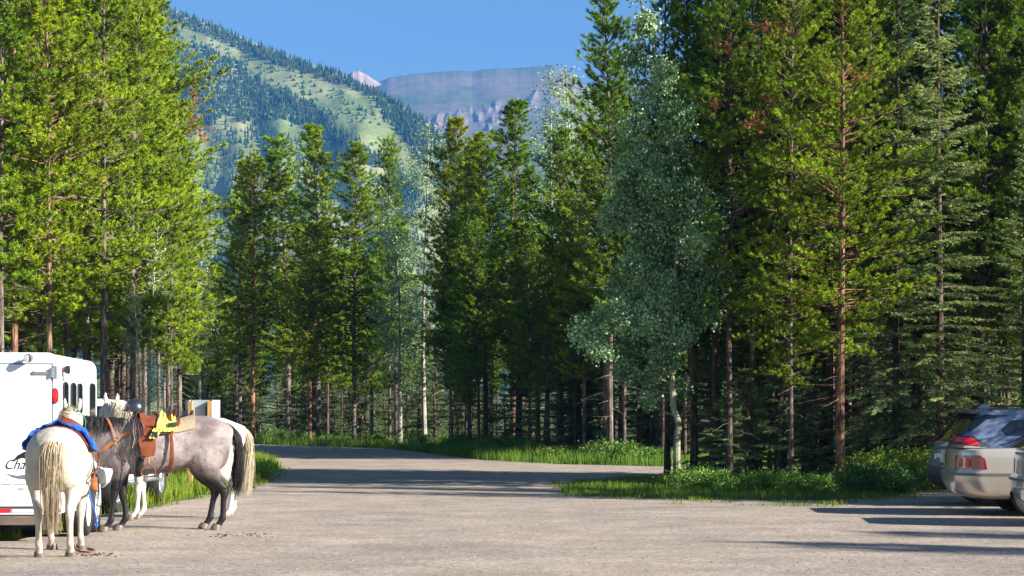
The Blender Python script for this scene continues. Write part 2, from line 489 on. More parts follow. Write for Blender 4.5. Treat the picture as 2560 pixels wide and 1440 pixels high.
def far_forest(name, label, bands, n, seed, hr, colr, scatter_n=0, bushy=False):
    rng = random.Random(seed); V = []; Fc = []; T = []
    def add(px, py, h):
        v = slope_v(px, py)
        if v > 1.0 or v < .02: return
        x, y, z = near_pt(px, v)
        r = h * (rng.uniform(.2, .26) if not bushy else rng.uniform(.5, .8)); o = len(V); k = 6; a0 = rng.uniform(0, 6)
        tn = rng.random()
        if bushy:
            for zz, rr in ((-.1, .7), (.45, 1.0), (.85, .6)):
                for q in range(k):
                    a = a0 + q * 2 * math.pi / k; e = rng.uniform(.75, 1.2) * r * rr
                    V.append((x + e * math.cos(a), y + e * math.sin(a), z + h * zz * rng.uniform(.8, 1.15))); T.append(tn)
            V.append((x, y, z + h)); T.append(tn)
            for L_ in (0, 1):
                for q in range(k):
                    b_ = o + L_ * k; Fc.append((b_ + q, b_ + (q + 1) % k, b_ + k + (q + 1) % k)); Fc.append((b_ + q, b_ + k + (q + 1) % k, b_ + k + q))
            for q in range(k): Fc.append((o + 2 * k + q, o + 2 * k + (q + 1) % k, o + 3 * k))
            return
        for zb, zt, rr in ((0.05, .62, 1), (.35, .85, .7), (.62, 1.05, .42)):
            o = len(V)
            for q in range(k):
                a = a0 + q * 2 * math.pi / k; e = rng.uniform(.7, 1.25) * r * rr
                V.append((x + e * math.cos(a), y + e * math.sin(a), z + h * zb + rng.uniform(-.05, .05) * h)); T.append(tn)
            V.append((x, y, z + h * zt)); T.append(tn)
            for q in range(k): Fc.append((o + q, o + (q + 1) % k, o + k))
    for band, m_ in bands:
        xs = [p[0] for p in band]; ys = [p[1] for p in band]
        c = 0; tries = 0
        while c < m_ and tries < m_ * 12:
            tries += 1
            px = rng.uniform(min(xs), max(xs)); py = rng.uniform(min(ys), max(ys))
            j = noise.noise(Vector((px * .02, py * .03, seed))) * 18
            if in_poly(np.array([px + j]), np.array([py + j * .6]), band)[0]:
                add(px, py, rng.uniform(*hr)); c += 1
    for _ in range(scatter_n):
        px = rng.uniform(400, 1200); py = rng.uniform(60, 480)
        if noise.noise(Vector((px * .015, py * .02, 4.2))) + rng.uniform(-.25, .25) > .12:
            add(px, py, rng.uniform(hr[0] * .6, hr[1] * .9))
    o = link(name, np_mesh(name, V, Fc, 3, T), leaf_mat(name + ' needles', *colr, .05, .9, .05))
    tag(o, label, None, None, 'stuff')
far_forest('hillside_forest', 'dark conifers covering the ridge and lower mountainside', [(BAND_A, 4300), (BAND_B, 1700), (BAND_C, 5200), (BAND_D, 330), ([(520, 330), (900, 335), (1000, 430), (700, 405), (530, 425)], 190), ([(540, 290), (760, 330), (800, 400), (560, 400)], 90)], 0, 11,
           (5.5, 10), ((.030, .060, .022), (.06, .10, .035)), 420)
far_forest('hillside_scrub', 'light green bushes scattered over the mountain meadow', [(BAND_B, 250), (BAND_C, 500), ([(400, 60), (620, 140), (860, 230), (1000, 330), (760, 280), (560, 200), (400, 150)], 180)], 0, 12,
           (2.5, 5), ((.09, .17, .05), (.15, .27, .07)), 260, True)

# the air: one closed box of thin even haze round the camera and the land
hz = MB(); hz.box((0, 3240, 640), (7990, 6500, 1320))
m = bpy.data.materials.new('air'); m.use_nodes = True; t = m.node_tree; t.nodes.clear()
pv = t.nodes.new('ShaderNodeVolumePrincipled'); out = t.nodes.new('ShaderNodeOutputMaterial')
pv.inputs['Color'].default_value = (.09, .37, .95, 1); pv.inputs['Density'].default_value = 1.2e-4; pv.inputs['Anisotropy'].default_value = 0.0
t.links.new(pv.outputs[0], out.inputs['Volume'])
tag(hz.build('haze', m), 'thin blue mountain haze', None, None, 'stuff')
# ================================================================== trees
def tufts(P, Dv, seg, n, Ln, wd, spread, rng, tint):
    """n needle blades round each twig; returns triangles"""
    T = len(P)
    s = rng.uniform(0, 1, (T, n)) ** .8 * np.asarray(seg).reshape(-1, 1)
    D = Dv[:, None, :]
    base = P[:, None, :] + D * s[..., None]
    rv = rng.normal(size=(T, n, 3)); rv -= (rv * D).sum(-1, keepdims=True) * D
    rv /= np.linalg.norm(rv, axis=-1, keepdims=True) + 1e-9
    th = spread * rng.uniform(.35, 1, (T, n))[..., None]
    d = D * np.cos(th) + rv * np.sin(th)
    sv = np.cross(d, rng.normal(size=(T, n, 3))); sv /= np.linalg.norm(sv, axis=-1, keepdims=True) + 1e-9
    L = Ln * rng.uniform(.7, 1.2, (T, n))[..., None]
    a = base - sv * wd / 2; b = base + sv * wd / 2; c = base + d * L
    V = np.stack([a, b, c], 2).reshape(-1, 3)
    return V, np.repeat(tint, n * 3)

def leaves(P, n, spreadr, size, rng, tint):
    """n small leaf quads scattered round each point"""
    T = len(P)
    c = P[:, None, :] + rng.normal(size=(T, n, 3)) * spreadr
    nrm = rng.normal(size=(T, n, 3)); nrm[..., 2] = np.abs(nrm[..., 2]) * .6; nrm /= np.linalg.norm(nrm, axis=-1, keepdims=True)
    u = np.cross(nrm, rng.normal(size=(T, n, 3))); u /= np.linalg.norm(u, axis=-1, keepdims=True)
    v = np.cross(nrm, u); s = size * rng.uniform(.7, 1.25, (T, n, 1))
    V = np.stack([c - u * s * .5, c - v * s * .42, c + u * s * .5, c + v * s * .42], 2).reshape(-1, 3)
    return V, np.repeat(np.clip(np.repeat(tint, n) + rng.uniform(-.25, .25, T * n), 0, 1), 4)

def trunk_pts(Ht, bend, rng, n=12):
    ax, ay = rng.uniform(-bend, bend), rng.uniform(-bend, bend); ph = rng.uniform(0, 6)
    out = []
    for i in range(n + 1):
        t = i / n
        out.append((ax * t * t + bend * .35 * math.sin(ph + t * 5) * t, ay * t * t + bend * .3 * math.cos(ph + t * 4) * t, -.15 + (Ht + .15) * t))
    return out
def at_h(tp, z):
    n = len(tp)
    for i in range(n - 1):
        if tp[i + 1][2] >= z or i == n - 2:
            a, b = tp[i], tp[i + 1]; t = (z - a[2]) / (b[2] - a[2]); return (a[0] + (b[0] - a[0]) * t, a[1] + (b[1] - a[1]) * t)

PROTO = {}
def pine(key, seed, Ht, zb, Rm, step=.205, blades=62, top=.46, open_=0.0, dead=True, rad=.085, bl=.125, bw=.023, patchy=.68):
    """lodgepole pine: bare trunk, whorls of upswept boughs, needle brushes at the twigs"""
    rng = np.random.default_rng(seed); r = random.Random(seed)
    tp = trunk_pts(Ht, .25, rng); mb = MB()
    mb.tube(tp, [rad * (1.25 if i == 0 else 1) * (1 - .93 * (i / 12) ** 1.1) + .008 for i in range(13)], 9)
    P = []; Dv = []; S = []; TN = []
    z = zb
    while z < Ht - .15:
        t = (z - zb) / (Ht - zb)
        prof = min(1, .45 + 2.2 * t) * (1 - t) ** top + .05
        for b_ in range(r.choice((5, 6, 6))):
            az = r.uniform(0, 2 * math.pi)
            lump = 1 + patchy * noise.noise(Vector((math.cos(az) * 1.2, math.sin(az) * 1.2, z * .55 + seed)))*1.8
            L_ = Rm * prof * r.uniform(.6, 1.15) * max(.25, lump)
            if L_ < .12 or r.random() < open_: continue
            el = -.12 + .85 * t + r.uniform(-.15, .2)
            x0, y0 = at_h(tp, z); dh = Vector((math.cos(az), math.sin(az), 0)); pr = Vector((-math.sin(az), math.cos(az), 0)); wv = r.uniform(-.22, .22); wz = r.uniform(-.08, .14)
            pts = []
            for k in range(6):
                s = k / 5 * L_
                pts.append(Vector((x0, y0, z + r.uniform(-.03, .03))) + dh * (s * math.cos(el)) + pr * (wv * L_ * (k / 5) ** 2) + Vector((0, 0, s * math.sin(el) + wz * L_ * math.sin(k * .9) + .22 * s * s / max(L_, .5))))
            mb.tube(pts, [.02 * (1 - .8 * k / 5) * (.5 + L_ / 2) for k in range(6)], 4, (0, 0, 1), False)
            tn = r.random()
            m_ = max(3, int(L_ * .85 / .165))
            for k in range(m_):
                s = .28 + .72 * (k + r.random() * .8) / m_
                q = s * 5; i0 = min(int(q), 4); p = pts[i0].lerp(pts[i0 + 1], min(1, q - i0))
                side = 1 if k % 2 else -1
                a2 = az + side * r.uniform(.35, 1.2) * (1 if s < .93 else .2)
                up = r.uniform(.2, 1.6) + .3 * t
                d = Vector((math.cos(a2), math.sin(a2), up)).normalized()
                sl_ = r.uniform(.12, .26) * min(1, .5 + L_)
                P.append(p + d * r.uniform(.0, .14)); Dv.append(d); S.append(sl_); TN.append(min(1, max(0, .65 * tn + .35 * r.random() + .12 * (s - .6))))
        z += step * r.uniform(.6, 1.3)
    for k in range(5):
        x0, y0 = at_h(tp, Ht - .08 * k); P.append(Vector((x0, y0, Ht - .1 - .1 * k))); Dv.append(Vector((r.uniform(-.2, .2), r.uniform(-.2, .2), 1)).normalized()); S.append(.25); TN.append(.7)
    if dead:
        z = max(1.3, zb * .35)
        while z < zb + .12 * (Ht - zb):
            az = r.uniform(0, 6.28); L_ = r.uniform(.25, 1.25); x0, y0 = at_h(tp, z)
            el = r.uniform(-.35, .25)
            pts = [Vector((x0 + math.cos(az) * L_ * s, y0 + math.sin(az) * L_ * s, z + L_ * s * el + r.uniform(-.04, .04) - .12 * s * s)) for s in (0, .33, .66, 1)]
            mb.tube(pts, [.014, .010, .007, .003], 4, (0, 0, 1), False)
            if r.random() < .6:
                q = pts[2]; a2 = az + r.choice((-.8, .8)); mb.tube([q, q + Vector((math.cos(a2) * .35, math.sin(a2) * .35, r.uniform(-.1, .15)))], [.006, .002], 3, (0, 0, 1), False)
            z += r.uniform(.08, .3)
    V, T = tufts(np.array([tuple(p) for p in P]), np.array([tuple(d) for d in Dv]), S, blades, bl, bw, 1.25, rng, np.array(TN))
    crown = np_mesh('crown', V, np.arange(len(V)).reshape(-1, 3), 3, T)
    crown.materials.append(M_pine); tm = mb.mesh('trunk', 0, True); tm.materials.append(M_bark)
    PROTO[key] = (tm, crown, Ht, Rm)

def spruce(key, seed, Ht, zb, Rm, step=.24, blades=24):
    """white spruce: tiers of drooping boughs with flat hanging sprays down to near the ground"""
    rng = np.random.default_rng(seed); r = random.Random(seed)
    tp = trunk_pts(Ht, .12, rng); mb = MB()
    mb.tube(tp, [.12 * (1 - .95 * i / 12) + .006 for i in range(13)], 9)
    P = []; Dv = []; S = []; TN = []; z = zb
    while z < Ht - .1:
        t = (z - zb) / (Ht - zb)
        for b_ in range(r.choice((3, 4, 5))):
            az = r.uniform(0, 6.283); L_ = Rm * (1 - t) ** .8 * r.uniform(.55, 1.15) * (1 + .5 * noise.noise(Vector((math.cos(az), math.sin(az), z * .5 + seed)))) + .08
            x0, y0 = at_h(tp, z); dh = Vector((math.cos(az), math.sin(az), 0)); pr = Vector((-math.sin(az), math.cos(az), 0))
            e0 = .15 + .5 * t; pts = []
            for k in range(7):
                s = k / 6; pts.append(Vector((x0, y0, z)) + dh * (s * L_) + Vector((0, 0, L_ * (e0 * s - .75 * (1 - t) * s * s + .33 * (1 - t) * s ** 3))))
            mb.tube(pts, [.018 * (1 - .85 * k / 6) * (.5 + L_ / 2) for k in range(7)], 4, (0, 0, 1), False)
            m_ = max(4, int(L_ / .065)); tn = r.random()
            for k in range(m_):
                s = .15 + .85 * (k + r.random() * .5) / m_; q = s * 6; i0 = min(int(q), 5); p = pts[i0].lerp(pts[i0 + 1], min(1, q - i0))
                wdt = .45 * (1 - s) + .12
                side = 1 if k % 2 else -1
                d = (dh * r.uniform(.5, 1.1) + pr * side * r.uniform(.5, 1.2) + Vector((0, 0, r.uniform(-.55, .05)))).normalized()
                if s > .9: d = (dh + pr * side * r.uniform(0, .5)).normalized()
                P.append(p); Dv.append(d); S.append(wdt * r.uniform(.6, 1.1) * min(1, .4 + L_ * .5)); TN.append(min(1, max(0, .5 * tn + .5 * r.random() + .3 * (s - .6))))
        z += step * r.uniform(.7, 1.2)
    V, T = tufts(np.array([tuple(p) for p in P]), np.array([tuple(d) for d in Dv]), S, blades, .07, .021, .95, rng, np.array(TN))
    crown = np_mesh('crown', V, np.arange(len(V)).reshape(-1, 3), 3, T)
    crown.materials.append(M_spruce); tm = mb.mesh('trunk', 0, True); tm.materials.append(M_bark)
    PROTO[key] = (tm, crown, Ht, Rm)

def aspen(key, seed, Ht, zb, Rm, nb=90, per=9, size=.055, lobes=None, path=None, rad=.11, lsp=.085):
    """trembling aspen: pale trunk, thin rising limbs, round loose leaves"""
    rng = np.random.default_rng(seed); r = random.Random(seed)
    tp = path or trunk_pts(Ht, .35, rng); mb = MB(); nn = len(tp) - 1
    mb.tube(tp, [rad * (1 - .93 * (p[2] / tp[-1][2]) ** .6 if p[2] > 0 else 1) + .008 for p in tp], 9)
    P = []; TN = []
    def limb(p0, p1, r0):
        p0 = Vector(p0); p1 = Vector(p1); mid = p0.lerp(p1, .5) + Vector((r.uniform(-.1, .1), r.uniform(-.1, .1), -.12 * (p1 - p0).length * r.random()))
        pts = [Vector(q) for q in spline([tuple(p0), tuple(mid), tuple(p1)], 6)]
        mb.tube(pts, [r0 * (1 - .8 * k / 6) for k in range(7)], 4, (0, 0, 1), False)
        return pts
    if lobes:
        for (c, rr, n) in lobes:
            zt = max(tp[1][2] + .5, min(tp[-2][2], c[2] - .3 * abs(c[0] - at_h(tp, max(.5, c[2]))[0]) - .2))
            x0, y0 = at_h(tp, zt); limb((x0, y0, zt), c, .018)
            tn = r.uniform(.2, .8)
            for _ in range(n):
                d = rng.normal(size=3); d /= np.linalg.norm(d); q = Vector(c) + Vector((d[0] * rr[0], d[1] * rr[1], d[2] * rr[2])) * r.uniform(.25, 1.0)
                if r.random() < .12: limb(Vector(c).lerp(q, .1), q, .008)
                P.append(tuple(q)); TN.append(min(1, max(0, tn + r.uniform(-.35, .35))))
    else:
        for b_ in range(nb):
            t = (b_ + r.random()) / nb; z = zb + (Ht - zb) * t * .97; az = r.uniform(0, 6.283)
            L_ = Rm * (math.sin(math.pi * min(1, .12 + t * .88)) ** .6 * .75 + .12) * r.uniform(.5, 1.15) * (1 + .6 * noise.noise(Vector((math.cos(az), math.sin(az), z * .45 + seed))))
            x0, y0 = at_h(tp, z); e = r.uniform(.5, 1.1)
            pts = limb((x0, y0, z), (x0 + math.cos(az) * L_, y0 + math.sin(az) * L_, z + L_ * e), .016)
            m_ = max(3, int(L_ / .085)); tn = r.random()
            for k in range(m_):
                s = .25 + .75 * (k + r.random()) / m_; q = s * 6; i0 = min(int(q), 5); p = pts[i0].lerp(pts[i0 + 1], min(1, q - i0))
                o = Vector((r.gauss(0, .16), r.gauss(0, .16), r.gauss(0, .13)))
                P.append(tuple(p + o)); TN.append(.6 * tn + .4 * r.random())
    V, T = leaves(np.array(P), per, lsp, size, rng, np.array(TN))
    crown = np_mesh('crown', V, np.arange(len(V)).reshape(-1, 4), 4, T)
    crown.materials.append(M_aspen); tm = mb.mesh('trunk', 0, True); tm.materials.append(M_aspenbark)
    PROTO[key] = (tm, crown, Ht, Rm)

M_pine = leaf_mat('pine needles', (.06, .13, .008), (.34, .49, .022), .17, .5, .3)
M_spruce = leaf_mat('spruce needles', (.065, .12, .04), (.40, .49, .19), .16, .5, .3)
M_aspen = leaf_mat('aspen leaves', (.07, .13, .045), (.40, .48, .30), .16, .45, .4)
M_dead = leaf_mat('dead needles', (.24, .085, .035), (.42, .19, .10), .2, .8, .1)
M_shrub = leaf_mat('shrub leaves', (.05, .13, .02), (.20, .32, .05), .3, .5, .35)
M_bark = bark_mat('pine bark', (.06, .045, .038), (.17, .13, .105), (.36, .30, .25))
M_aspenbark = bark_mat('aspen bark', (.10, .09, .07), (.48, .47, .38), (.62, .61, .50), 5, (1, 1, .6), .3)

pine('pa', 1, 15.5, 4.4, 1.75)
pine('pb', 2, 15.0, 4.0, 1.5, top=.56)
pine('pc', 3, 14.0, 3.3, 1.7, top=.62)
pine('pd', 4, 16.0, 5.5, 1.5, open_=.18)
pine('pe', 5, 13.5, 3.6, 1.25, top=.5, step=.22)
pine('pf', 6, 16.5, 4.8, 2.0, step=.3, open_=.1, rad=.12)
pine('near_a', 21, 17.5, 4.3, 2.15, step=.27, blades=84, rad=.12, bl=.105, bw=.019, patchy=.5)
pine('near_b', 22, 18.5, 3.4, 2.3, step=.29, blades=84, rad=.08, bl=.105, bw=.019, patchy=.5)
pine('near_c', 23, 17.0, 5.2, 1.9, step=.28, blades=84, rad=.075, bl=.105, bw=.019, patchy=.5)
spruce('sa', 7, 16.5, 1.2, 2.3)
spruce('sb', 8, 14.5, .6, 2.0, step=.27)
spruce('sapling', 9, 4.2, .25, 1.1, step=.2)
aspen('aa', 10, 15.5, 4.2, 1.5, 95, 9, .075)
aspen('ab', 12, 13.5, 3.0, 1.3, 80, 9, .075)

def tree(name, key, x, y, label, group=None, h=None, rz=0.0, col=(1, 1, 1), bark=(1, 1, 1), wide=1.0, lean=(0, 0), crown=True):
    tm, cm, Ht, Rm = PROTO[key]
    s = (h / Ht) if h else 1.0
    o = thing(name, label, 'tree', (x, y, 0), rz, group, (s * wide, s * wide, s))
    o.rotation_euler = (lean[0], lean[1], rz)
    a = link('trunk', tm, None, o); a.color = (*bark, 1)
    if crown:
        b = link('crown', cm, None, o); b.color = (*col, 1)
    return o
# ================================================================== the trees one can tell apart
def PT(px, D, top, key, name, label, col=(1, 1, 1), bark=(1, 1, 1), wide=1.0, group=None, h=None, lean=(0, 0), rz=None):
    hh = h or (H + (HY - top) / F * D)
    return tree(name, key, X(px, D), D, label, group, hh, (px * .37) % 6.28 if rz is None else rz, col, bark, wide, lean)

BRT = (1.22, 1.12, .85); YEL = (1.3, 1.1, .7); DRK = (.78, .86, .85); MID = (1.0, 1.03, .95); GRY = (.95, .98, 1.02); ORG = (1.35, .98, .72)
PN, SN, AN = 'pine_tree', 'spruce_tree', 'aspen_tree'
gL = 'tall pines in the sunlit wood behind the trailer'
# left wood, sunlit, behind trailer and truck
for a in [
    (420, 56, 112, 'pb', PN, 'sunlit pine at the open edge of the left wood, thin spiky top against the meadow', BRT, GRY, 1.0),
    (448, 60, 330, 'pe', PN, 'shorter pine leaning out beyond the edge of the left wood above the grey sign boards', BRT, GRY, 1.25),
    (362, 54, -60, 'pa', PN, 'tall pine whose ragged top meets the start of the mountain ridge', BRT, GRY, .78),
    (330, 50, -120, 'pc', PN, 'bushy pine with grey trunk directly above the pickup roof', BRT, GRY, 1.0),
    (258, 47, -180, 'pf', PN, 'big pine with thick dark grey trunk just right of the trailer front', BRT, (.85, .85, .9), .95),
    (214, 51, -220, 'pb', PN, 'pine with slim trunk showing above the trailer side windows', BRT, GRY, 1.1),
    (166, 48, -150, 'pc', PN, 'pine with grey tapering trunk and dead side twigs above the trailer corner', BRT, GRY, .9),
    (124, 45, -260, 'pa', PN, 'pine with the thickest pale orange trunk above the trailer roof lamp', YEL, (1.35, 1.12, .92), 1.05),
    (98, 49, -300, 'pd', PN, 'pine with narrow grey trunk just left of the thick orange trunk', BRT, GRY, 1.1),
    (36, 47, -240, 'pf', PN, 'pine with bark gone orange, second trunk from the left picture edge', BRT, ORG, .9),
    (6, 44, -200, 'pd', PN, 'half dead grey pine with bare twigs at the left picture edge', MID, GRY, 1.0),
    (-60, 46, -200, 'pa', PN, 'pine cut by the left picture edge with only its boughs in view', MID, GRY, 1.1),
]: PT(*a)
for a in [
    (398, 58, 130, 'pd', PN, 'slim pine trunk, first of the trio left of the grey sign boards', BRT, GRY, .8),
    (411, 60, 260, 'pb', PN, 'thinnest trunk in the middle of the trio left of the sign boards', BRT, GRY, .7),
    (430, 52, 430, 'pd', PN, 'straight grey trunk standing alone just left of the sign boards', BRT, GRY, .9),
    (333, 55, 150, 'pd', PN, 'pine with pinkish trunk behind the black helmet', BRT, (1.1, .95, .92), .9),
    (300, 58, -20, 'pb', PN, 'pine filling the gap between the helmet and the trailer', MID, GRY, 1.2),
]: PT(*a)
aspen('al', 31, 11.5, 3.0, 1.2, 46, 6, .075)
for px, D, top, lb in ((372, 50, 560, 'young pale leaved aspen mixed into the left pines, whitish leaves mid height'),
                       (350, 47, 700, 'thin aspen sapling with greenish stem behind the helmet'),
                       (500, 66, 560, 'bluish aspen in the dim gap between the left wood and the first middle pine')):
    tree(AN, 'al', X(px, D), D, lb, None, H + (HY - top) / F * D, px, (1.0, 1.05, .95), (1, 1, 1))

# middle trees, standing along the far side of the road
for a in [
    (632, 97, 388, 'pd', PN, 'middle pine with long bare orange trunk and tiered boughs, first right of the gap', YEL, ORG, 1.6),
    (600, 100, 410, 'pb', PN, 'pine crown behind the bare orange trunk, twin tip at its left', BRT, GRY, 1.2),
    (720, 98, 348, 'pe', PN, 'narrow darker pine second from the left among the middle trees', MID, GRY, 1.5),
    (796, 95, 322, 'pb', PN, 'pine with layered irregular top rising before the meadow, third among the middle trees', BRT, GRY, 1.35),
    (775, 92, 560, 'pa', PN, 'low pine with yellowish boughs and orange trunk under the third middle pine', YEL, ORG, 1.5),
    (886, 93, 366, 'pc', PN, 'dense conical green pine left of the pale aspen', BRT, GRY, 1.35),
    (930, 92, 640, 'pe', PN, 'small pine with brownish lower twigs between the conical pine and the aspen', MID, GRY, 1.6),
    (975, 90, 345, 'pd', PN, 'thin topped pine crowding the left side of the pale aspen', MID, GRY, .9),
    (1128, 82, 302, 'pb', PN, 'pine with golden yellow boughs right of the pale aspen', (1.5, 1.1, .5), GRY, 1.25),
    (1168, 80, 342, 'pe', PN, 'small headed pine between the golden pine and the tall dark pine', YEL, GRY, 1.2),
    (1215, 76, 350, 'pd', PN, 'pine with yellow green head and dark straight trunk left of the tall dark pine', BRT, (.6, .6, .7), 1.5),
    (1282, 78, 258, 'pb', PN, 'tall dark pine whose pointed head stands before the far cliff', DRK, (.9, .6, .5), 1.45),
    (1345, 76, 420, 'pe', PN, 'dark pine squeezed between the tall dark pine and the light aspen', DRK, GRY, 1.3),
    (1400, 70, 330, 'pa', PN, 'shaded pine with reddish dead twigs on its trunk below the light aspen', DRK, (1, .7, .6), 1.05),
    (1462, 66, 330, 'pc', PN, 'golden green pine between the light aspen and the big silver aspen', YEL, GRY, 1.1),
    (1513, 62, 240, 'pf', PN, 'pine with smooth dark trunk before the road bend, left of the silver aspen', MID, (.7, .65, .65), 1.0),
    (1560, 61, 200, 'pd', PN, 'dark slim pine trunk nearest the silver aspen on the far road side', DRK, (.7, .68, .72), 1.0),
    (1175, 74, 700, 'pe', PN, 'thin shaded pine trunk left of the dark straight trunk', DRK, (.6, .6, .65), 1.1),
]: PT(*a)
tree(AN, 'aa', X(1062, 86), 86, 'tall slender aspen with white leaning trunk and pale airy crown in the middle', None, H + (HY - 312) / F * 86, 1.0, (.85, 1.0, .85), (.75, .75, .72), 1.35, (.0, -.035))
tree(AN, 'ab', X(1000, 84), 84, 'bluish green aspen in shade left of the slender white aspen', None, H + (HY - 560) / F * 84, 2.0, (.8, .95, 1.0), (.8, .8, .8), 1.7)
tree(AN, 'aa', X(1398, 74), 74, 'aspen with light grey green leaves behind the golden green pine', None, H + (HY - 255) / F * 74, 3.0, (.8, 1.0, .7), (.7, .7, .66), 1.6)
tree(AN, 'aa', X(1450, 80), 80, 'tallest light green aspen with its top against the sky left of the big dark crowns', None, H + (HY - 160) / F * 80, 4.0, (.9, 1.15, .55), (.75, .75, .7), 1.5)

# right wood: front row
for a in [
    (2100, 37.6, -165, 'near_a', PN, 'big pine with the thick reddish brown trunk right of the roadside plants', BRT, (1.0, .70, .56), 1.2),
    (1978, 39.2, -151, 'near_b', PN, 'pine with pale patched grey trunk second in size in the front row', YEL, (.85, .84, .88), .95),
    (1825, 39.6, -165, 'near_c', PN, 'front row pine with dark grey trunk, right of the silver aspen', DRK, (.62, .60, .66), 1.15),
    (1785, 41.0, -144, 'near_c', PN, 'dark brown pine trunk between the silver aspen and the dark grey trunk', DRK, (.5, .42, .4), 1.1),
    (1735, 42.0, -116, 'pe', PN, 'thin dark trunk close behind the silver aspen', DRK, (.5, .45, .45), 1.1),
    (1925, 42.6, -158, 'near_b', PN, 'brown trunk standing between the dark grey and the pale patched trunks', DRK, (.62, .5, .45), .9),
    (2062, 42.0, -165, 'near_c', PN, 'dark trunk immediately left of the thick reddish trunk', MID, (.5, .42, .4), 1.1),
    (1668, 43.0, -123, 'near_a', PN, 'pine whose dark feathery head sticks out against the sky beside the silver aspen', DRK, (.5, .45, .45), .85),
    (1526, 60, -40, 'pb', PN, 'green pine head peeping out left of the dark feathery pine', DRK, GRY, 1.1),
    (2140, 41.5, -158, 'near_a', PN, 'shaded pine just right of the thick reddish trunk', MID, (.6, .5, .45), .9),
    (2510, 43.0, -151, 'near_b', PN, 'pine with grey straight trunk high above the silver car roof', YEL, (.75, .75, .78), 1.0),
    (2595, 42.0, -151, 'near_a', PN, 'pine cut by the right picture edge with yellowish boughs', YEL, GRY, 1.0),
    (2010, 44.5, -151, 'near_c', PN, 'dim trunk just right of the pale patched trunk', DRK, (.55, .5, .5), .9),
]: PT(*a)
for a in [
    (2240, 40.0, -165, 'sa', SN, 'dark spruce with hanging boughs right of the thick reddish pine', (1.05, 1.08, 1.05), (.5, .45, .45), 1.0),
    (2350, 39.6, -151, 'sa', SN, 'broad pale green spruce with layered boughs behind the parked cars', (1.4, 1.3, 1.15), (.7, .65, .6), 1.15),
    (2440, 42.0, -130, 'sb', SN, 'spruce with low sweeping boughs above the silver car', (1.35, 1.25, 1.0), (.7, .65, .6), 1.2),
    (2285, 44.0, 60, 'sb', SN, 'spruce half hidden behind the broad pale spruce', (.9, .95, .95), (.6, .6, .6), 1.1),
    (2160, 44.0, 40, 'sb', SN, 'dim spruce filling the gap behind the thick reddish trunk', (.8, .85, .85), (.6, .6, .6), 1.0),
    (2560, 38.5, 250, 'sb', SN, 'spruce at the right picture edge behind the car roofs', (1.0, 1.0, .8), (.6, .6, .6), 1.0),
]: PT(*a)

# the big silver aspen, its crown hung from lobes seen in the photo
AD = 39.8
def lobe(px, py, rx, ry, dy=0, n=None):
    rx *= .88; ry *= .88
    x, y, z = W(px, py, AD + dy); x0 = X(1690, AD)
    s = AD / F
    return ((x - x0, dy, z), (rx * s, .75 * max(rx, ry) * s, ry * s), n or int(rx * ry / 60))
LB = [lobe(1465, 825, 60, 50, -.3), lobe(1540, 800, 80, 60, -.4), lobe(1590, 860, 70, 60, .2), lobe(1640, 740, 100, 80), lobe(1735, 745, 100, 60, -.2),
      lobe(1620, 570, 110, 95, .2), lobe(1720, 520, 110, 100, -.3), lobe(1790, 560, 60, 100, .2), lobe(1585, 430, 80, 90), lobe(1680, 400, 90, 80, .3),
      lobe(1590, 330, 55, 60, -.2), lobe(1625, 245, 50, 50), lobe(1585, 150, 42, 50, .1), lobe(1610, 65, 45, 55, -.1), lobe(1600, -40, 50, 60), lobe(1640, -100, 70, 70),
      lobe(1650, 650, 110, 60, .4), lobe(1760, 660, 70, 50, .1), lobe(1570, 930, 45, 30, .3, 40), lobe(1640, 950, 60, 40, .5, 60), lobe(1600, 500, 80, 90, .5), lobe(1690, 300, 60, 70, -.5), lobe(1660, 180, 45, 60, -.4), lobe(1650, 470, 60, 60, -.8), lobe(1500, 880, 50, 35, -.6), lobe(1800, 690, 45, 60, -.4), lobe(1560, 735, 60, 40, .3), lobe(1620, 815, 60, 45, -.5), lobe(1705, 835, 50, 50, -.5), lobe(1585, 680, 70, 50, -.2), lobe(1780, 790, 50, 40, .2), lobe(1660, 895, 50, 40, -.4), lobe(1740, 610, 60, 50, -.6), lobe(1830, 500, 30, 50, 0), lobe(1810, 610, 45, 60, .3), lobe(1530, 540, 40, 60, .3), lobe(1690, 980, 30, 40, .3, 26), lobe(1625, 1000, 30, 30, .3, 20)]
z_ = lambda py: W(0, py, AD)[2]; x_ = lambda px: X(px, AD) - X(1690, AD)
path = [(x_(1691), 0, -.15), (x_(1692), 0, z_(1150)), (x_(1693), 0, z_(1090)), (x_(1698), .02, z_(1060)), (x_(1684), 0, z_(1020)), (x_(1680), 0, z_(950)), (x_(1678), 0, z_(850)),
        (x_(1682), 0, z_(740)), (x_(1694), 0, z_(620)), (x_(1690), 0, z_(480)), (x_(1665), 0, z_(220)), (x_(1630), 0, z_(100)), (x_(1600), 0, z_(0)), (x_(1590), 0, z_(-120))]
aspen('big', 41, 9.5, 1, 1, lobes=LB, path=path, per=26, size=.066, lsp=.085, rad=.085)
tree(AN, 'big', X(1690, AD), AD, 'big silver leaved aspen with crooked white trunk at the road corner', None, None, 0, (1.02, 1.2, .95), (.62, .64, .54))
del PROTO['big']

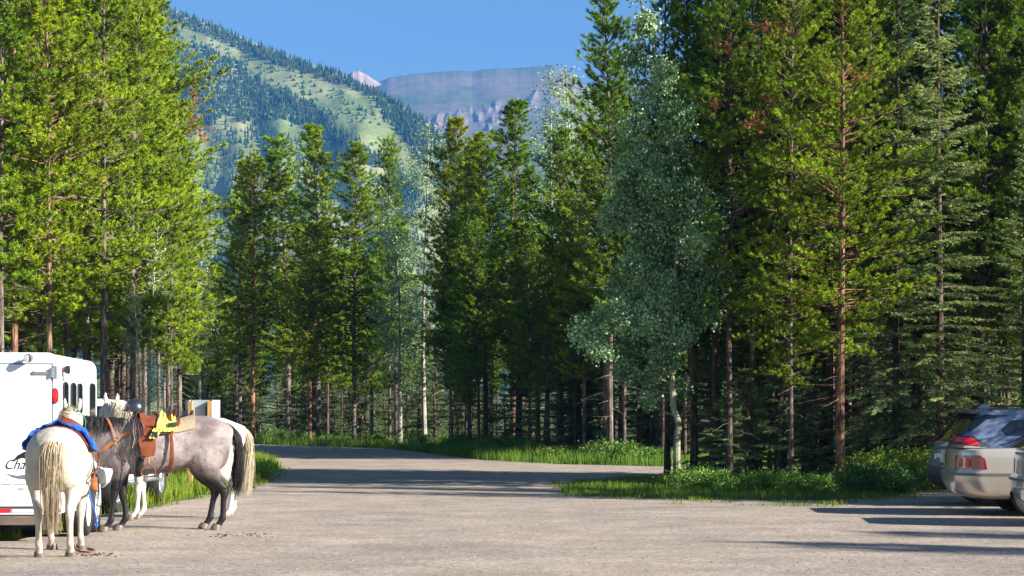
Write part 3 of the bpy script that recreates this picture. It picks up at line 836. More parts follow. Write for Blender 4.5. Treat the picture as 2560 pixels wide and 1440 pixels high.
# brown dead sprays caught in green crowns
def dead_spray(px, py, D, w, h, n, seed, owner):
    rng = np.random.default_rng(seed); s = D / F
    x, y, z = W(px, py, D)
    ox, oy, _ = owner.location
    P = rng.normal(size=(n, 3)) * [w * s * .45, .15, h * s * .45]
    Dv = rng.normal(size=(n, 3)); Dv[:, 2] = np.abs(Dv[:, 2]) * .5; Dv /= np.linalg.norm(Dv, axis=1, keepdims=True)
    V, T = tufts(P, Dv, np.full(n, .2), 16, .10, .02, .9, rng, rng.uniform(0, 1, n))
    b = link('dead_bough', np_mesh('dead_bough', V, np.arange(len(V)).reshape(-1, 3), 3, T), M_dead, owner)
    b.matrix_parent_inverse = Matrix.Identity(4)
    Mo = Matrix.Translation(owner.location) @ owner.rotation_euler.to_matrix().to_4x4() @ Matrix.Diagonal((*owner.scale, 1))
    b.matrix_local = Mo.inverted() @ Matrix.Translation((x, y, z))
    b['label'] = 'rust brown dead bough'
def owner(px, key=None):
    best = min((o for o in SC.objects if o.parent is None and o.get('category') == 'tree' and o.location.y < 105), key=lambda o: abs(1280 + F * o.location.x / o.location.y - px) + (0 if 30 < o.location.y < 62 else 400))
    return best
for i, (px, py, D, w_, h_, n) in enumerate([(1925, 75, 37.8, 60, 30, 34), (1822, 120, 38, 30, 22, 16), (1890, 318, 37.6, 40, 26, 24), (1920, 262, 38.2, 28, 20, 12), (1805, 272, 39, 24, 14, 8), (2142, 200, 36.8, 22, 16, 8),
                                            (478, 260, 55, 16, 60, 26), (490, 325, 55, 34, 34, 34), (512, 345, 55.2, 22, 10, 10)]):
    dead_spray(px, py, D, w_, h_, n, 50 + i, owner(px if i > 5 else px + (55 if i < 2 else 88)))

# ------------------------------------------------------------------ trees nothing tells apart, deeper in the woods
rng = random.Random(77)
def fill(n, region, keys, label, group, seed, hr, col, mind=1.2, cols=.2, name=PN, avoid=None):
    r = random.Random(seed); pts = []; tries = 0
    while len(pts) < n and tries < n * 80:
        tries += 1
        x, y = region(r)
        if min((math.dist((x, y), p) for p in pts), default=9) < mind: continue
        if in_poly(np.array([x]), np.array([y]), lot_poly)[0]: continue
        if avoid and avoid(x, y): continue
        pts.append((x, y))
    for i, (x, y) in enumerate(pts):
        k = r.uniform(1 - cols, 1 + cols); v = r.uniform(.9, 1.1)
        tree(name, r.choice(keys), x, y, label, group, r.uniform(*hr), r.uniform(0, 6.28), (col[0] * k * v, col[1] * k, col[2] * k), tuple(.7 * v * k * q for q in (1, .94, .9)), r.uniform(.95, 1.25))  # bark of these inner trees is tinted darker, painting in the wood's shade

def reg(px0, px1, D0, D1, bias=1.0):
    def f(r):
        D = D0 + (D1 - D0) * r.random() ** bias; px = r.uniform(px0, px1); return X(px, D), D
    return f
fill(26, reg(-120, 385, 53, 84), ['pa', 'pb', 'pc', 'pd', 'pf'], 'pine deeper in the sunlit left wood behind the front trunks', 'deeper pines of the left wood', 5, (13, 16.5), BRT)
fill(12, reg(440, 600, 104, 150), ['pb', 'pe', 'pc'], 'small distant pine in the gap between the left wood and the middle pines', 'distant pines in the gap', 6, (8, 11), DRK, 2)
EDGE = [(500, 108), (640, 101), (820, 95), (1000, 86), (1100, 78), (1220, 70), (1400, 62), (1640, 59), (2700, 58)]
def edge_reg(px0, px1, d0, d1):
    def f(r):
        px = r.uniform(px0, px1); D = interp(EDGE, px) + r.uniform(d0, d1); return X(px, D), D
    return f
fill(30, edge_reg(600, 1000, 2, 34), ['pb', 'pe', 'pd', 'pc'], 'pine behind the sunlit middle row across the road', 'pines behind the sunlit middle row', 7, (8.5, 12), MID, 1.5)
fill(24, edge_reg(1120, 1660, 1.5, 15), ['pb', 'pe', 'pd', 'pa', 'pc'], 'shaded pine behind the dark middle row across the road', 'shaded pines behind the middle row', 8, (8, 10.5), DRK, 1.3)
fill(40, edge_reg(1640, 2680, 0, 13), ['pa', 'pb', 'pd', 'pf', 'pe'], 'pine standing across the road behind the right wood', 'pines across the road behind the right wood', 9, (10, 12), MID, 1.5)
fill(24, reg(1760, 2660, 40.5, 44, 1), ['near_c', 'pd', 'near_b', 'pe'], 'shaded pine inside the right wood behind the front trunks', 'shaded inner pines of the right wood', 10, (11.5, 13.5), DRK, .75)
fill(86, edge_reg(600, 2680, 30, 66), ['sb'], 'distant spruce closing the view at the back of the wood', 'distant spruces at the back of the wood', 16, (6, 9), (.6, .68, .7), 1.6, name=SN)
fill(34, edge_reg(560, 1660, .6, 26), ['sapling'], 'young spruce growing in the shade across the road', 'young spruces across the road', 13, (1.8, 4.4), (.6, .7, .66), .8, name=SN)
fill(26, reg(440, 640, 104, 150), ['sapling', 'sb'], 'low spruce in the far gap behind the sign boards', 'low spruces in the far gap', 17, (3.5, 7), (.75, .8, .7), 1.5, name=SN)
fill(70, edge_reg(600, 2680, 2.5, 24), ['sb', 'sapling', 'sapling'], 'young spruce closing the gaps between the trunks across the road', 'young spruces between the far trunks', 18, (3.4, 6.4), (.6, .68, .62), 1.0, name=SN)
fill(26, reg(1720, 2400, 39.8, 44), ['sapling'], 'young spruce in the shade of the right wood', 'young spruces in the right wood', 14, (1.4, 3.2), (.8, .85, .8), .6, name=SN)
fill(5, reg(-100, 560, 70, 90), ['sapling'], 'young spruce in the sunlit left wood', 'young spruces in the left wood', 15, (2, 4.5), (1.1, 1.1, .9), 1.2, name=SN)
# pines beside the lot to the right, outside the picture, that throw the long streaks on the gravel
for i, (x, y, h) in enumerate(((25, 14.2, 11), (27.5, 12.6, 12), (26, 16.4, 10.5), (30, 14.6, 12.5))):
    tree(PN, 'pd', x, y, 'pine beside the lot that throws a long shadow over the gravel', 'pines beside the lot', h, i * 1.3, MID, GRY)

# unseen spruces added on the right, sized and placed to shade the lot
r_ = random.Random(31)
for i in range(30):
    lx = 13.4 + 6.6 * (i % 6) / 5 + r_.uniform(-.4, .4); ly = 30.4 + 2.15 * (i // 6) - .384 * (lx - 14) + r_.uniform(-.7, .7)
    tree(SN, 'sb', lx, ly, 'unseen dense spruce added beyond the parked cars to shade the lot', 'added shade spruces beyond the parked cars', r_.uniform(9, 11) if i < 12 else r_.uniform(6.2, 7.6), i * 1.1, MID, GRY, 1.25)

# ------------------------------------------------------------------ ground cover
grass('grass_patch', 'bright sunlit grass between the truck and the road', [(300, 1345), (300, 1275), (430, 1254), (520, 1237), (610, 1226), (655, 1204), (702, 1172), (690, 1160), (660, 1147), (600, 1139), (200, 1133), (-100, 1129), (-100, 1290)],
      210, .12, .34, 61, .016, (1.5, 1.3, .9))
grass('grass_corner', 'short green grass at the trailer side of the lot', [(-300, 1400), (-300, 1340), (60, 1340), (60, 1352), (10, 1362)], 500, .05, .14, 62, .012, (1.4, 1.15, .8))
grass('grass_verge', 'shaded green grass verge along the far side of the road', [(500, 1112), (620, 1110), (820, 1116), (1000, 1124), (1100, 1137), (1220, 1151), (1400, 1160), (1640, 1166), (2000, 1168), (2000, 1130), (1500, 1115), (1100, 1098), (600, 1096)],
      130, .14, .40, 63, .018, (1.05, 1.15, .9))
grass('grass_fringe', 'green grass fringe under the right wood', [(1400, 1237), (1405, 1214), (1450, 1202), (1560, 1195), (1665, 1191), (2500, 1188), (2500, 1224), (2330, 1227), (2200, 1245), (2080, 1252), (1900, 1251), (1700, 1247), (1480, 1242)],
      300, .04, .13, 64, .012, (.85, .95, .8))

grass('grass_weeds', 'thin weeds and dry grass creeping onto the gravel edge', [(1380, 1205), (1380, 1236), (1480, 1252), (1700, 1262), (2080, 1268), (2350, 1240), (2350, 1200)], 260, .03, .11, 66, .012, (1.2, 1.0, .8), None, .5, True, .12)
grass('dry_grass', 'straw coloured dead grass along the gravel edge', [(1400, 1228), (1480, 1236), (1700, 1240), (2080, 1245), (2330, 1222), (2350, 1236), (2080, 1262), (1700, 1256), (1480, 1246)], 160, .03, .12, 67, .012, (1.1, 1, 1), M_drygrass, .5, False, -.1)
grass('verge_weeds', 'short weeds thinning out at the left gravel edge', [(300, 1290), (430, 1264), (520, 1246), (620, 1234), (720, 1185), (705, 1160), (640, 1150), (640, 1190), (600, 1220), (400, 1250)], 200, .03, .12, 68, .012, (1.5, 1.15, .8), None, .5, True, .1)

def shrub(seed, rad, h, nst, size):
    r = random.Random(seed); rng2 = np.random.default_rng(seed); mb = MB(); P = []; T = []
    for i in range(nst):
        az = r.uniform(0, 6.28); L_ = h * r.uniform(.55, 1.1); o = rad * r.uniform(.15, 1) * math.sqrt(r.random() + .1)
        bx, by = math.cos(az) * o * .5, math.sin(az) * o * .5
        pts = [Vector((bx + math.cos(az) * o * s * .7, by + math.sin(az) * o * s * .7, -.03 + L_ * s)) for s in (0, .35, .7, 1)]
        mb.tube(pts, [.006, .005, .004, .002], 3, (1, 0, 0), False)
        for k in range(7):
            s = .2 + .8 * k / 6; q = s * 3; i0 = min(2, int(q)); P.append(tuple(pts[i0].lerp(pts[i0 + 1], q - i0))); T.append(r.random())
    V, tt = leaves(np.array(P), 5, .05, size, rng2, np.array(T))
    cm = np_mesh('foliage', V, np.arange(len(V)).reshape(-1, 4), 4, tt); cm.materials.append(M_shrub)
    tm = mb.mesh('stems'); tm.materials.append(M_bark)
    return tm, cm
SH = [shrub(1, .5, .42, 70, .05), shrub(2, .6, .55, 80, .05), shrub(3, .4, .30, 50, .045), shrub(4, .75, .95, 130, .055)]
def plant(name, k, px, D, s, label, group=None, col=(1, 1, 1)):
    o = thing(name, label, 'plant', (X(px, D), D, 0), px * .7, group, s)
    tm, cm = SH[k]; a = link('stems', tm, None, o); b = link('foliage', cm, None, o); b.color = (*col, 1)
    return o
plant('leafy_shrub', 0, 1745, 38.5, 1.0, 'bright green leafy clump at the foot of the crooked aspen', None, (1.3, 1.35, 1))
plant('leafy_shrub', 1, 1700, 38.2, .7, 'leafy clump touching the left of the crooked aspen trunk', None, (1.1, 1.25, 1))
plant('leafy_shrub', 0, 1800, 38.0, .9, 'small leafy plant between the aspen and the dark grey trunk', None, (1.2, 1.3, 1))
plant('leafy_shrub', 2, 1890, 37.0, 1.3, 'low plant right of the dark grey trunk', None, (1.25, 1.25, .9))
plant('leafy_shrub', 1, 1948, 36.8, .75, 'bright low plant left of the pale patched trunk', None, (1.3, 1.35, .9))
plant('leafy_shrub', 2, 2000, 36.9, 1.1, 'low plant right of the pale patched trunk', None, (1.2, 1.3, .9))
plant('leafy_shrub', 0, 2060, 36.6, .8, 'low plant left of the thick reddish trunk', None, (1.2, 1.2, .9))
for i, (px, D, s, k, lb) in enumerate([(2175, 36.8, .8, 3, 'tall bush just right of the thick reddish trunk'), (2225, 37.2, .85, 3, 'yellow green bush in the middle of the roadside thicket'),
                                      (2275, 37.6, .8, 3, 'yellow green bush near the dark car rear'), (2320, 38.2, .85, 3, 'last bush of the thicket behind the dark car rear'),
                                      (2150, 35.6, .95, 1, 'dark low bush at the gravel edge right of the reddish trunk'), (2195, 35.5, 1.0, 1, 'dark low bush at the tip of the car shadows'), (2245, 36.0, .8, 1, 'low bush before the yellow green bushes')]):
    plant('bush', k, px, D, s, lb, 'roadside thicket', (1.3, 1.15, .5) if k == 3 else (.6, .8, .7))
r = random.Random(5)
for i in range(16):
    px = r.uniform(1715, 2340); D = r.uniform(38.6, 41.5)
    if in_poly(np.array([X(px, D)]), np.array([D]), lot_poly)[0]: continue
    plant('undergrowth_plant', r.choice((0, 1, 2)), px, D, r.uniform(.45, .85), 'undergrowth plant between the trunks of the right wood', 'undergrowth of the right wood', (r.uniform(.7, 1.1), r.uniform(.8, 1.1), .8))
for i in range(50):
    px = r.uniform(640, 1660); D = interp(EDGE, px) - 3 + r.uniform(0, 7)
    if in_poly(np.array([X(px, D)]), np.array([D]), lot_poly)[0]: continue
    plant('undergrowth_plant', r.choice((0, 1, 2)), px, D, r.uniform(.7, 1.2), 'undergrowth plant at the foot of the trees across the road', 'undergrowth across the road', (r.uniform(.7, 1.1), r.uniform(.8, 1.1), .8))
plant('flowering_weed', 1, 655, 43.0, .8, 'tall yellow flecked weeds at the grass tip right of the horses', None, (2.2, 1.9, .8))

def stones():
    r = random.Random(9); V = []; Fc = []; TT = []
    n = 0; ci = 0; rr = np.random.default_rng(4); D_ = 17.5 + 22 * rr.random(20000) ** 1.4; x_a = (rr.uniform(-50, 2650, 20000) - 1280) / F * D_
    kk = in_poly(x_a, D_, lot_poly); cand = list(zip(x_a[kk].tolist(), D_[kk].tolist()))[:8000]
    while n < len(cand):
        x, D = cand[ci]; ci += 1
        s = r.choice((.006, .007, .009, .011, .014)) * r.uniform(.7, 1.3) ; o = len(V); a = r.uniform(0, 6)
        for k in range(5): V.append((x + s * math.cos(a + k * 1.257) * r.uniform(.7, 1.2), D + s * math.sin(a + k * 1.257) * r.uniform(.7, 1.2), -.002))
        V.append((x + s * r.uniform(-.3, .3), D, s * r.uniform(.4, .9))); TT += [r.random() ** 2] * 6
        Fc += [(o + k, o + (k + 1) % 5, o + 5) for k in range(5)]; n += 1
    tag(link('gravel_stones', np_mesh('gravel_stones', V, Fc, 3, TT), leaf_mat('loose stone', (.12, .105, .09), (.44, .40, .35), 0, .9, .2)), 'loose pale stones on the gravel', None, None, 'stuff')
stones()
# ================================================================== horses
TRUNK = [(-.80, 1.12, .07, .10), (-.76, 1.13, .16, .20), (-.68, 1.16, .235, .27), (-.55, 1.17, .285, .325), (-.38, 1.175, .295, .335), (-.20, 1.13, .285, .325), (0, 1.095, .295, .335),
         (.20, 1.085, .295, .35), (.38, 1.10, .275, .365), (.50, 1.11, .24, .36), (.62, 1.08, .20, .30), (.72, 1.05, .15, .22), (.78, 1.05, .08, .12)]
def body_pt(x, ang, off=0.0):
    xs = [t[0] for t in TRUNK]
    zc, w_, h_ = (np.interp(x, xs, [t[k] for t in TRUNK]) for k in (1, 2, 3))
    return (x, (w_ + off) * math.sin(ang), zc + (h_ + off) * math.cos(ang))

def leg_dx(z, dx): return dx * min(1, max(0, (1.0 - z) / .8))
def horse_body(neck, head, legs=(0, 0, 0, 0)):
    """one continuous body: lofted trunk, neck, head and jointed legs fused by a voxel remesh"""
    mb = MB()
    tr = spline([(x, 0, z, w_, h_) for x, z, w_, h_ in TRUNK], 40)
    mb.tube([(p[0], 0, p[2]) for p in tr], [(p[3], p[4]) for p in tr], 28)
    nk = spline(neck, 16); mb.tube([p[:3] for p in nk], [(p[3], p[4]) for p in nk], 20)
    hd = spline(head, 16); mb.tube([p[:3] for p in hd], [(p[3], p[4]) for p in hd], 18)
    for s in (-1, 1):
        fl = [(.50, .13 * s, 1.10, .075, .15), (.50, .16 * s, .95, .085, .13), (.48, .165 * s, .82, .082, .10), (.49, .16 * s, .70, .062, .078), (.505, .155 * s, .56, .048, .055),
              (.51, .15 * s, .475, .046, .05), (.515, .15 * s, .43, .042, .044), (.505, .15 * s, .36, .030, .034), (.505, .15 * s, .22, .029, .034), (.51, .15 * s, .155, .037, .042),
              (.54, .15 * s, .10, .033, .035), (.57, .15 * s, .055, .045, .045)]
        q = legs[0 if s > 0 else 1]; fl = [(p[0] + leg_dx(p[2], q),) + p[1:] for p in fl]; fl = spline(fl, 34); mb.tube([p[:3] for p in fl], [(p[3], p[4]) for p in fl], 14)
        hl = [(-.46, .13 * s, 1.22, .13, .22), (-.50, .16 * s, 1.05, .13, .235), (-.49, .17 * s, .90, .12, .20), (-.50, .165 * s, .78, .10, .15), (-.555, .16 * s, .67, .072, .10), (-.62, .15 * s, .59, .05, .066),
              (-.665, .145 * s, .52, .045, .062), (-.67, .145 * s, .46, .042, .05), (-.655, .145 * s, .38, .034, .038), (-.64, .145 * s, .22, .032, .037), (-.635, .145 * s, .155, .039, .044),
              (-.605, .145 * s, .10, .034, .037), (-.58, .145 * s, .055, .045, .046)]
        q = legs[2 if s > 0 else 3]; hl = [(p[0] + leg_dx(p[2], q),) + p[1:] for p in hl]; hl = spline(hl, 38); mb.tube([p[:3] for p in hl], [(p[3], p[4]) for p in hl], 14)
        mb.ell((-.62, .10 * s, 1.05), (.16, .15, .26)); mb.ell((.52, .12 * s, 1.0), (.13, .12, .2))
    # ears
    h0, h1 = Vector(head[0][:3]), Vector(head[-1][:3]); d = (h1 - h0); d.z = 0; d.normalize(); side = Vector((-d.y, d.x, 0)); up = Vector((0, 0, 1))
    for s in (-1, 1):
        b = h0 + side * .06 * s + up * head[0][4] * .75 - d * .0
        mb.tube([b - up * .04, b + up * .03 + side * .012 * s, b + up * .09 + side * .02 * s, b + up * .14 + side * .015 * s], [(.03, .022), (.036, .02), (.026, .014), (.006, .005)], 8, tuple(side))
    me0 = mb.mesh('tmp'); o = bpy.data.objects.new('tmp', me0); COL.objects.link(o)
    r = o.modifiers.new('r', 'REMESH'); r.mode = 'VOXEL'; r.voxel_size = .0125; r.use_smooth_shade = True
    s = o.modifiers.new('s', 'SMOOTH'); s.factor = .6; s.iterations = 7
    dg = bpy.context.evaluated_depsgraph_get(); me = bpy.data.meshes.new_from_object(o.evaluated_get(dg))
    bpy.data.objects.remove(o); bpy.data.meshes.remove(me0)
    for p in me.polygons: p.use_smooth = True
    me.name = 'horse_body'; me.materials.clear()
    # sculpted muscle relief: gentle displacement along the normal
    nv = len(me.vertices); co_ = np.empty(nv * 3, np.float32); me.vertices.foreach_get('co', co_); no_ = np.empty(nv * 3, np.float32); me.vertex_normals.foreach_get('vector', no_)
    co_ = co_.reshape(-1, 3); no_ = no_.reshape(-1, 3)
    a_ = np.array([.012 * noise.noise(Vector(c * 4.5)) + .004 * noise.noise(Vector(c * 14)) if c[2] > .55 else 0 for c in co_.astype(float)], np.float32)
    me.vertices.foreach_set('co', (co_ + no_ * a_[:, None]).ravel()); me.update()
    return me

def coat(name, base, dark, legs, speck, legz=(.72, .30), light=None):
    """horse coat: mottled hair, darker lower legs; object space"""
    m, t, b, N, L = nt(name)
    v = coords(N, L); n = noise_node(N, L, v, 3.2, 5, .6); f = noise_node(N, L, coords(N, L, (1, 1, .5)), 46, 5, .7)
    r = ramp(N, [(.34, dark), (.62, base)]); L.new(n.outputs['Fac'], r.inputs[0])
    rf = ramp(N, [(.3, (.78, .78, .78)), (.7, (1.12, 1.12, 1.12))]); L.new(f.outputs['Fac'], rf.inputs[0])
    c = mixc(N, L, 1.0, r.outputs[0], rf.outputs[0], 'MULTIPLY')
    if speck:
        vo = N.new('ShaderNodeTexNoise'); vo.inputs['Scale'].default_value = 34; vo.inputs['Detail'].default_value = 2; L.new(v, vo.inputs['Vector'])
        rs = ramp(N, [(.66, (0, 0, 0)), (.72, (1, 1, 1))]); L.new(vo.outputs['Fac'], rs.inputs[0])
        c = mixc(N, L, rs.outputs[0], c, speck)
    sp = N.new('ShaderNodeSeparateXYZ'); L.new(v, sp.inputs[0])
    if speck:
        mf = N.new('ShaderNodeMapRange'); mf.inputs[1].default_value = .10; mf.inputs[2].default_value = .75; mf.inputs[4].default_value = .75; L.new(sp.outputs['X'], mf.inputs[0])
        c = mixc(N, L, mf.outputs[0], c, mixc(N, L, 1.0, c, (.55, .50, .50), 'MULTIPLY'))
    mr = N.new('ShaderNodeMapRange'); mr.inputs[1].default_value = legz[0]; mr.inputs[2].default_value = legz[1]; L.new(sp.outputs['Z'], mr.inputs[0])
    ad = N.new('ShaderNodeMath'); ad.operation = 'MULTIPLY'; ad.use_clamp = True; L.new(mr.outputs[0], ad.inputs[0]); ad.inputs[1].default_value = 1.25
    c = mixc(N, L, ad.outputs[0], c, legs)
    L.new(c, b.inputs['Base Color']); b.inputs['Roughness'].default_value = .55; b.inputs['Specular IOR Level'].default_value = .3
    b.inputs['Sheen Weight'].default_value = .0
    bump(N, L, b, f.outputs['Fac'], .25, .006)
    return m

M_cream = coat('cream coat', (.60, .525, .42), (.50, .425, .32), (.50, .42, .34), None, (.5, .1))
M_white = coat('white coat', (.64, .60, .54), (.52, .47, .41), (.52, .46, .41), None, (.5, .1))
M_roan = coat('grey roan coat', (.35, .295, .28), (.14, .105, .098), (.009, .007, .007), (.05, .035, .03), (.86, .60))
M_hoof = mat('hoof', (.11, .085, .065), .5, var=.3, scale=20)
def hair_mat(name, a, c):
    m, t, b, N, L = nt(name)
    at = N.new('ShaderNodeAttribute'); at.attribute_name = 'tint'
    L.new(mixc(N, L, at.outputs['Fac'], a, c), b.inputs['Base Color']); b.inputs['Roughness'].default_value = .42; b.inputs['Specular IOR Level'].default_value = .4
    return m
M_blond = hair_mat('blond hair', (.38, .26, .14), (.66, .57, .42)); M_pale = hair_mat('pale hair', (.50, .40, .26), (.74, .68, .54)); M_black = hair_mat('black hair', (.008, .007, .008), (.045, .036, .034))

def strands(name, guides, n, m, parent, seed, r0=.007, spread=.04, tipspread=.05, taper=.75, flat=1.0):
    """hair: n thin tapering locks interpolated between guide curves"""
    r = random.Random(seed); V = []; Fc = []; T = []
    K = 14
    for i in range(n):
        u = r.random() * (len(guides) - 1); g = min(int(u), max(0, len(guides) - 2)); fu = u - g
        A = spline(guides[g], K); B = spline(guides[min(g + 1, len(guides) - 1)], K)
        ox, oy, oz = (r.gauss(0, 1) for _ in range(3)); tn = min(1, max(0, r.gauss(.55, .28))); end = int(K * r.uniform(taper, 1)); ph = r.uniform(0, 6)
        pts = []
        wf = r.uniform(5, 11); wa = r.uniform(.003, .012)
        for k in range(end + 1):
            s = k / K; p = Vector(A[k]).lerp(Vector(B[k]), fu)
            w_ = (spread * math.sin(math.pi * min(1, s * 1.1 + .12)) + tipspread * s * s)
            p += Vector((ox * w_ * .6 + wa * math.sin(ph + s * wf), oy * w_ * flat + wa * math.cos(ph + s * wf), oz * .01)); pts.append(p)
        o = len(V)
        for k, (p, d, a, b) in enumerate(frames(pts, (0, 1, 0))):
            q = r0 * (1 - .85 * (k / max(1, end)) ** 2)
            for e in range(3): V.append(tuple(p + a * (q * math.cos(e * 2.1)) + b * (q * math.sin(e * 2.1)))); T.append(tn * (.75 + .25 * (1 - k / K)))
        for k in range(end):
            for e in range(3):
                f = (e + 1) % 3; Fc.append((o + k * 3 + e, o + k * 3 + f, o + k * 3 + 3 + f, o + k * 3 + 3 + e))
    return link(name, np_mesh(name, V, Fc, 4, T, True), m, parent)

def horse(label, x, y, rz, sc, m, hair, neck, head, tail, mane, seed, legs=(0, 0, 0, 0), nt_=520):
    o = thing('horse', label, 'horse', (x, y, 0), rz, None, sc)
    link('body', horse_body(neck, head, legs), m, o)
    for s in (-1, 1):
        for hx, yy in ((.585 + legs[0 if s > 0 else 1], .15), (-.562 + legs[2 if s > 0 else 3], .145)):
            h = MB(); h.tube([(hx + .012, yy * s, 0), (hx + .006, yy * s, .03), (hx - .012, yy * s, .075)], [(.062, .07), (.056, .062), (.045, .05)], 14)
            h.build('hoof', M_hoof, o, .004, True)
    strands('tail', tail, nt_, hair, o, seed, .0048, .024, .04, .6)
    mn = mane
    strands('mane', mn, 340, hair, o, seed + 1, .004, .014, .03, .5)
    # eyes
    a, b_ = Vector(head[0][:3]), Vector(head[-1][:3]); e = a.lerp(b_, .36); d = (b_ - a).normalized(); sd_ = (Vector((0, 1, 0)) - d * d.y)
    sd_ = (sd_ if sd_.length > .4 else Vector((1, 0, 0)) - d * d.x).normalized()
    for s in (-1, 1):
        q = MB(); q.ell(tuple(e + sd_ * .082 * s), (.02, .02, .02)); q.build('eye', M_eye, o, 0, True)
    return o
M_eye = mat('eye', (.01, .008, .007), .1, var=0)

def tail_guides(z0=1.33, zend=.25, back=-.88, w_=.05, xs=-.74, xw=.035):
    out = []
    for i_, s in enumerate((-1, -.3, .3, 1, .2, -.8)):
        e = xw * (1, -1, 1, -1, 0, -1.6)[i_]
        out.append([(xs, .015 * s, z0), (xs - .06, .03 * s, z0 - .05), (back + e * .5, w_ * .6 * s, z0 - .22), (back - .01 - e, w_ * s, z0 - .6), (back + .01 - e * 1.3, w_ * .9 * s, zend + .2), (back + .02 - e * 1.2, w_ * .6 * s, zend + .06 * abs(s))])
    return out

# grey roan, side on, head turned away behind the pale rump
NK_G = [(.36, 0, 1.16, .17, .30), (.58, -.01, 1.20, .145, .275), (.80, -.04, 1.27, .11, .225), (.98, -.10, 1.32, .09, .175), (1.10, -.20, 1.36, .08, .13)]
HD_G = [(1.10, -.22, 1.37, .085, .12), (1.17, -.30, 1.30, .09, .125), (1.22, -.42, 1.19, .082, .115), (1.24, -.54, 1.05, .06, .08), (1.24, -.60, .97, .05, .06), (1.24, -.62, .94, .03, .035)]
def mane_guides(neck, drop, side, n=9, x0=0):
    out = []; nk = spline(neck, 12)
    for i in range(n):
        p = nk[1 + int(i * 10 / (n - 1))]; top = p[2] + p[4] * .98
        w_ = p[3]
        out.append([(p[0], p[1], top), (p[0] + .015, p[1] + side * w_ * .55, top + .008), (p[0] + .03, p[1] + side * w_ * 1.05, top - drop * .35), (p[0] + .05, p[1] + side * w_ * 1.15, top - drop * .7), (p[0] + .06, p[1] + side * w_ * 1.18, top - drop)])
    return out
GM = (X(407, 24.9), 24.9, math.pi + R(17), (1.15, 1.03, 1.025))
horse('grey roan horse with black tail standing side on wearing a brown saddle', *GM, M_roan, M_black, NK_G, HD_G, tail_guides(1.38, .36), mane_guides(NK_G, .30, 1), 5, (.10, -.09, -.05, .06))

# white horse behind it
NK_W = [(.36, 0, 1.22, .15, .26), (.56, -.02, 1.36, .12, .22), (.72, -.06, 1.50, .10, .17), (.82, -.14, 1.60, .085, .13), (.86, -.22, 1.65, .08, .11)]
HD_W = [(.86, -.22, 1.66, .09, .12), (.88, -.32, 1.60, .095, .125), (.90, -.46, 1.47, .08, .11), (.91, -.58, 1.33, .06, .078), (.91, -.64, 1.26, .045, .055), (.91, -.66, 1.23, .03, .03)]
WM = (X(453, 27.5), 27.5, math.pi + R(16), (1.17, 1.08, 1.0))
horse('white horse with long cream tail standing behind the grey roan horse', *WM, M_white, M_pale, NK_W, HD_W, tail_guides(1.38, .26, -.85, .07), mane_guides(NK_W, .22, 1), 15, (.06, -.05, .03, -.05), 560)

# cream horse seen from behind
NK_C = [(.36, 0, 1.20, .15, .26), (.58, .0, 1.33, .12, .22), (.78, -.01, 1.47, .10, .17), (.92, -.02, 1.58, .085, .13), (.98, -.02, 1.63, .08, .11)]
HD_C = [(.98, -.02, 1.64, .095, .12), (1.06, -.02, 1.58, .10, .13), (1.20, -.02, 1.42, .08, .11), (1.32, -.02, 1.26, .06, .08), (1.36, -.02, 1.19, .05, .055), (1.37, -.02, 1.16, .03, .03)]
CM = (X(147, 20.75), 20.85, R(97), (.93, 1.14, .95))
horse('cream white horse seen from behind with long blond tail and blue blanket', *CM, M_cream, M_blond, NK_C, HD_C, tail_guides(1.37, .20, -.88, .052), mane_guides(NK_C, .2, 1), 25, (.03, -.05, -.03, .03), 620)

def HM(M):
    return Matrix.Translation((M[0], M[1], 0)) @ Matrix.Rotation(M[2], 4, 'Z') @ Matrix.Diagonal((*M[3], 1))

class On:
    """a thing lying on a horse: built in the horse's own frame, its root at the thing's base"""
    def __init__(s, M, base, name, label, cat, group=None):
        s.b = Vector(base); p = HM(M) @ s.b
        s.root = thing(name, label, cat, tuple(p), M[2], group, M[3])
    def part(s, mb, name, m, bevel=0, smooth=True, parent=None):
        mb.v = [tuple(Vector(v) - s.b) for v in mb.v]
        return mb.build(name, m, parent or s.root, bevel, smooth)
    def tagged(s, mb, m, bevel=0, smooth=True):
        r = s.root; mb.v = [tuple(Vector(v) - s.b) for v in mb.v]
        o = link(r.name, mb.mesh(r.name, bevel, smooth), m); o.location = r.location; o.rotation_euler = r.rotation_euler; o.scale = r.scale
        for k in ('label', 'category', 'group'):
            if k in r: o[k] = r[k]
        n = r.name; bpy.data.objects.remove(r); o.name = n
        return o

M_lea = mat('saddle leather', (.17, .046, .017), .3, spec=.5, var=.3, scale=9, bmp=.2, bdist=.004)
M_lea2 = mat('dark leather', (.085, .028, .014), .45, var=.3, scale=12)
M_tan = mat('tan leather', (.27, .095, .032), .5, var=.25, scale=9)
M_blackl = mat('black strap', (.014, .012, .013), .45, var=.3)
M_felt = mat('tan felt pad', (.38, .29, .18), .95, var=.12, scale=30, bmp=.2)
M_metal = mat('buckle metal', (.62, .60, .56), .3, 1.0, var=.1)
M_blue = mat('blue cloth', (.012, .085, .38), .85, var=.6, scale=16, bmp=.8, bdist=.02)
M_yellow = mat('yellow cloth', (.50, .52, .10), .85, var=.2, scale=14, bmp=.4)
M_dkcloth = mat('dark cloth', (.02, .022, .025), .85, var=.3)
M_rope = mat('rope', (.18, .07, .04), .9, var=.3)
M_green = mat('green rope', (.03, .22, .10), .8)

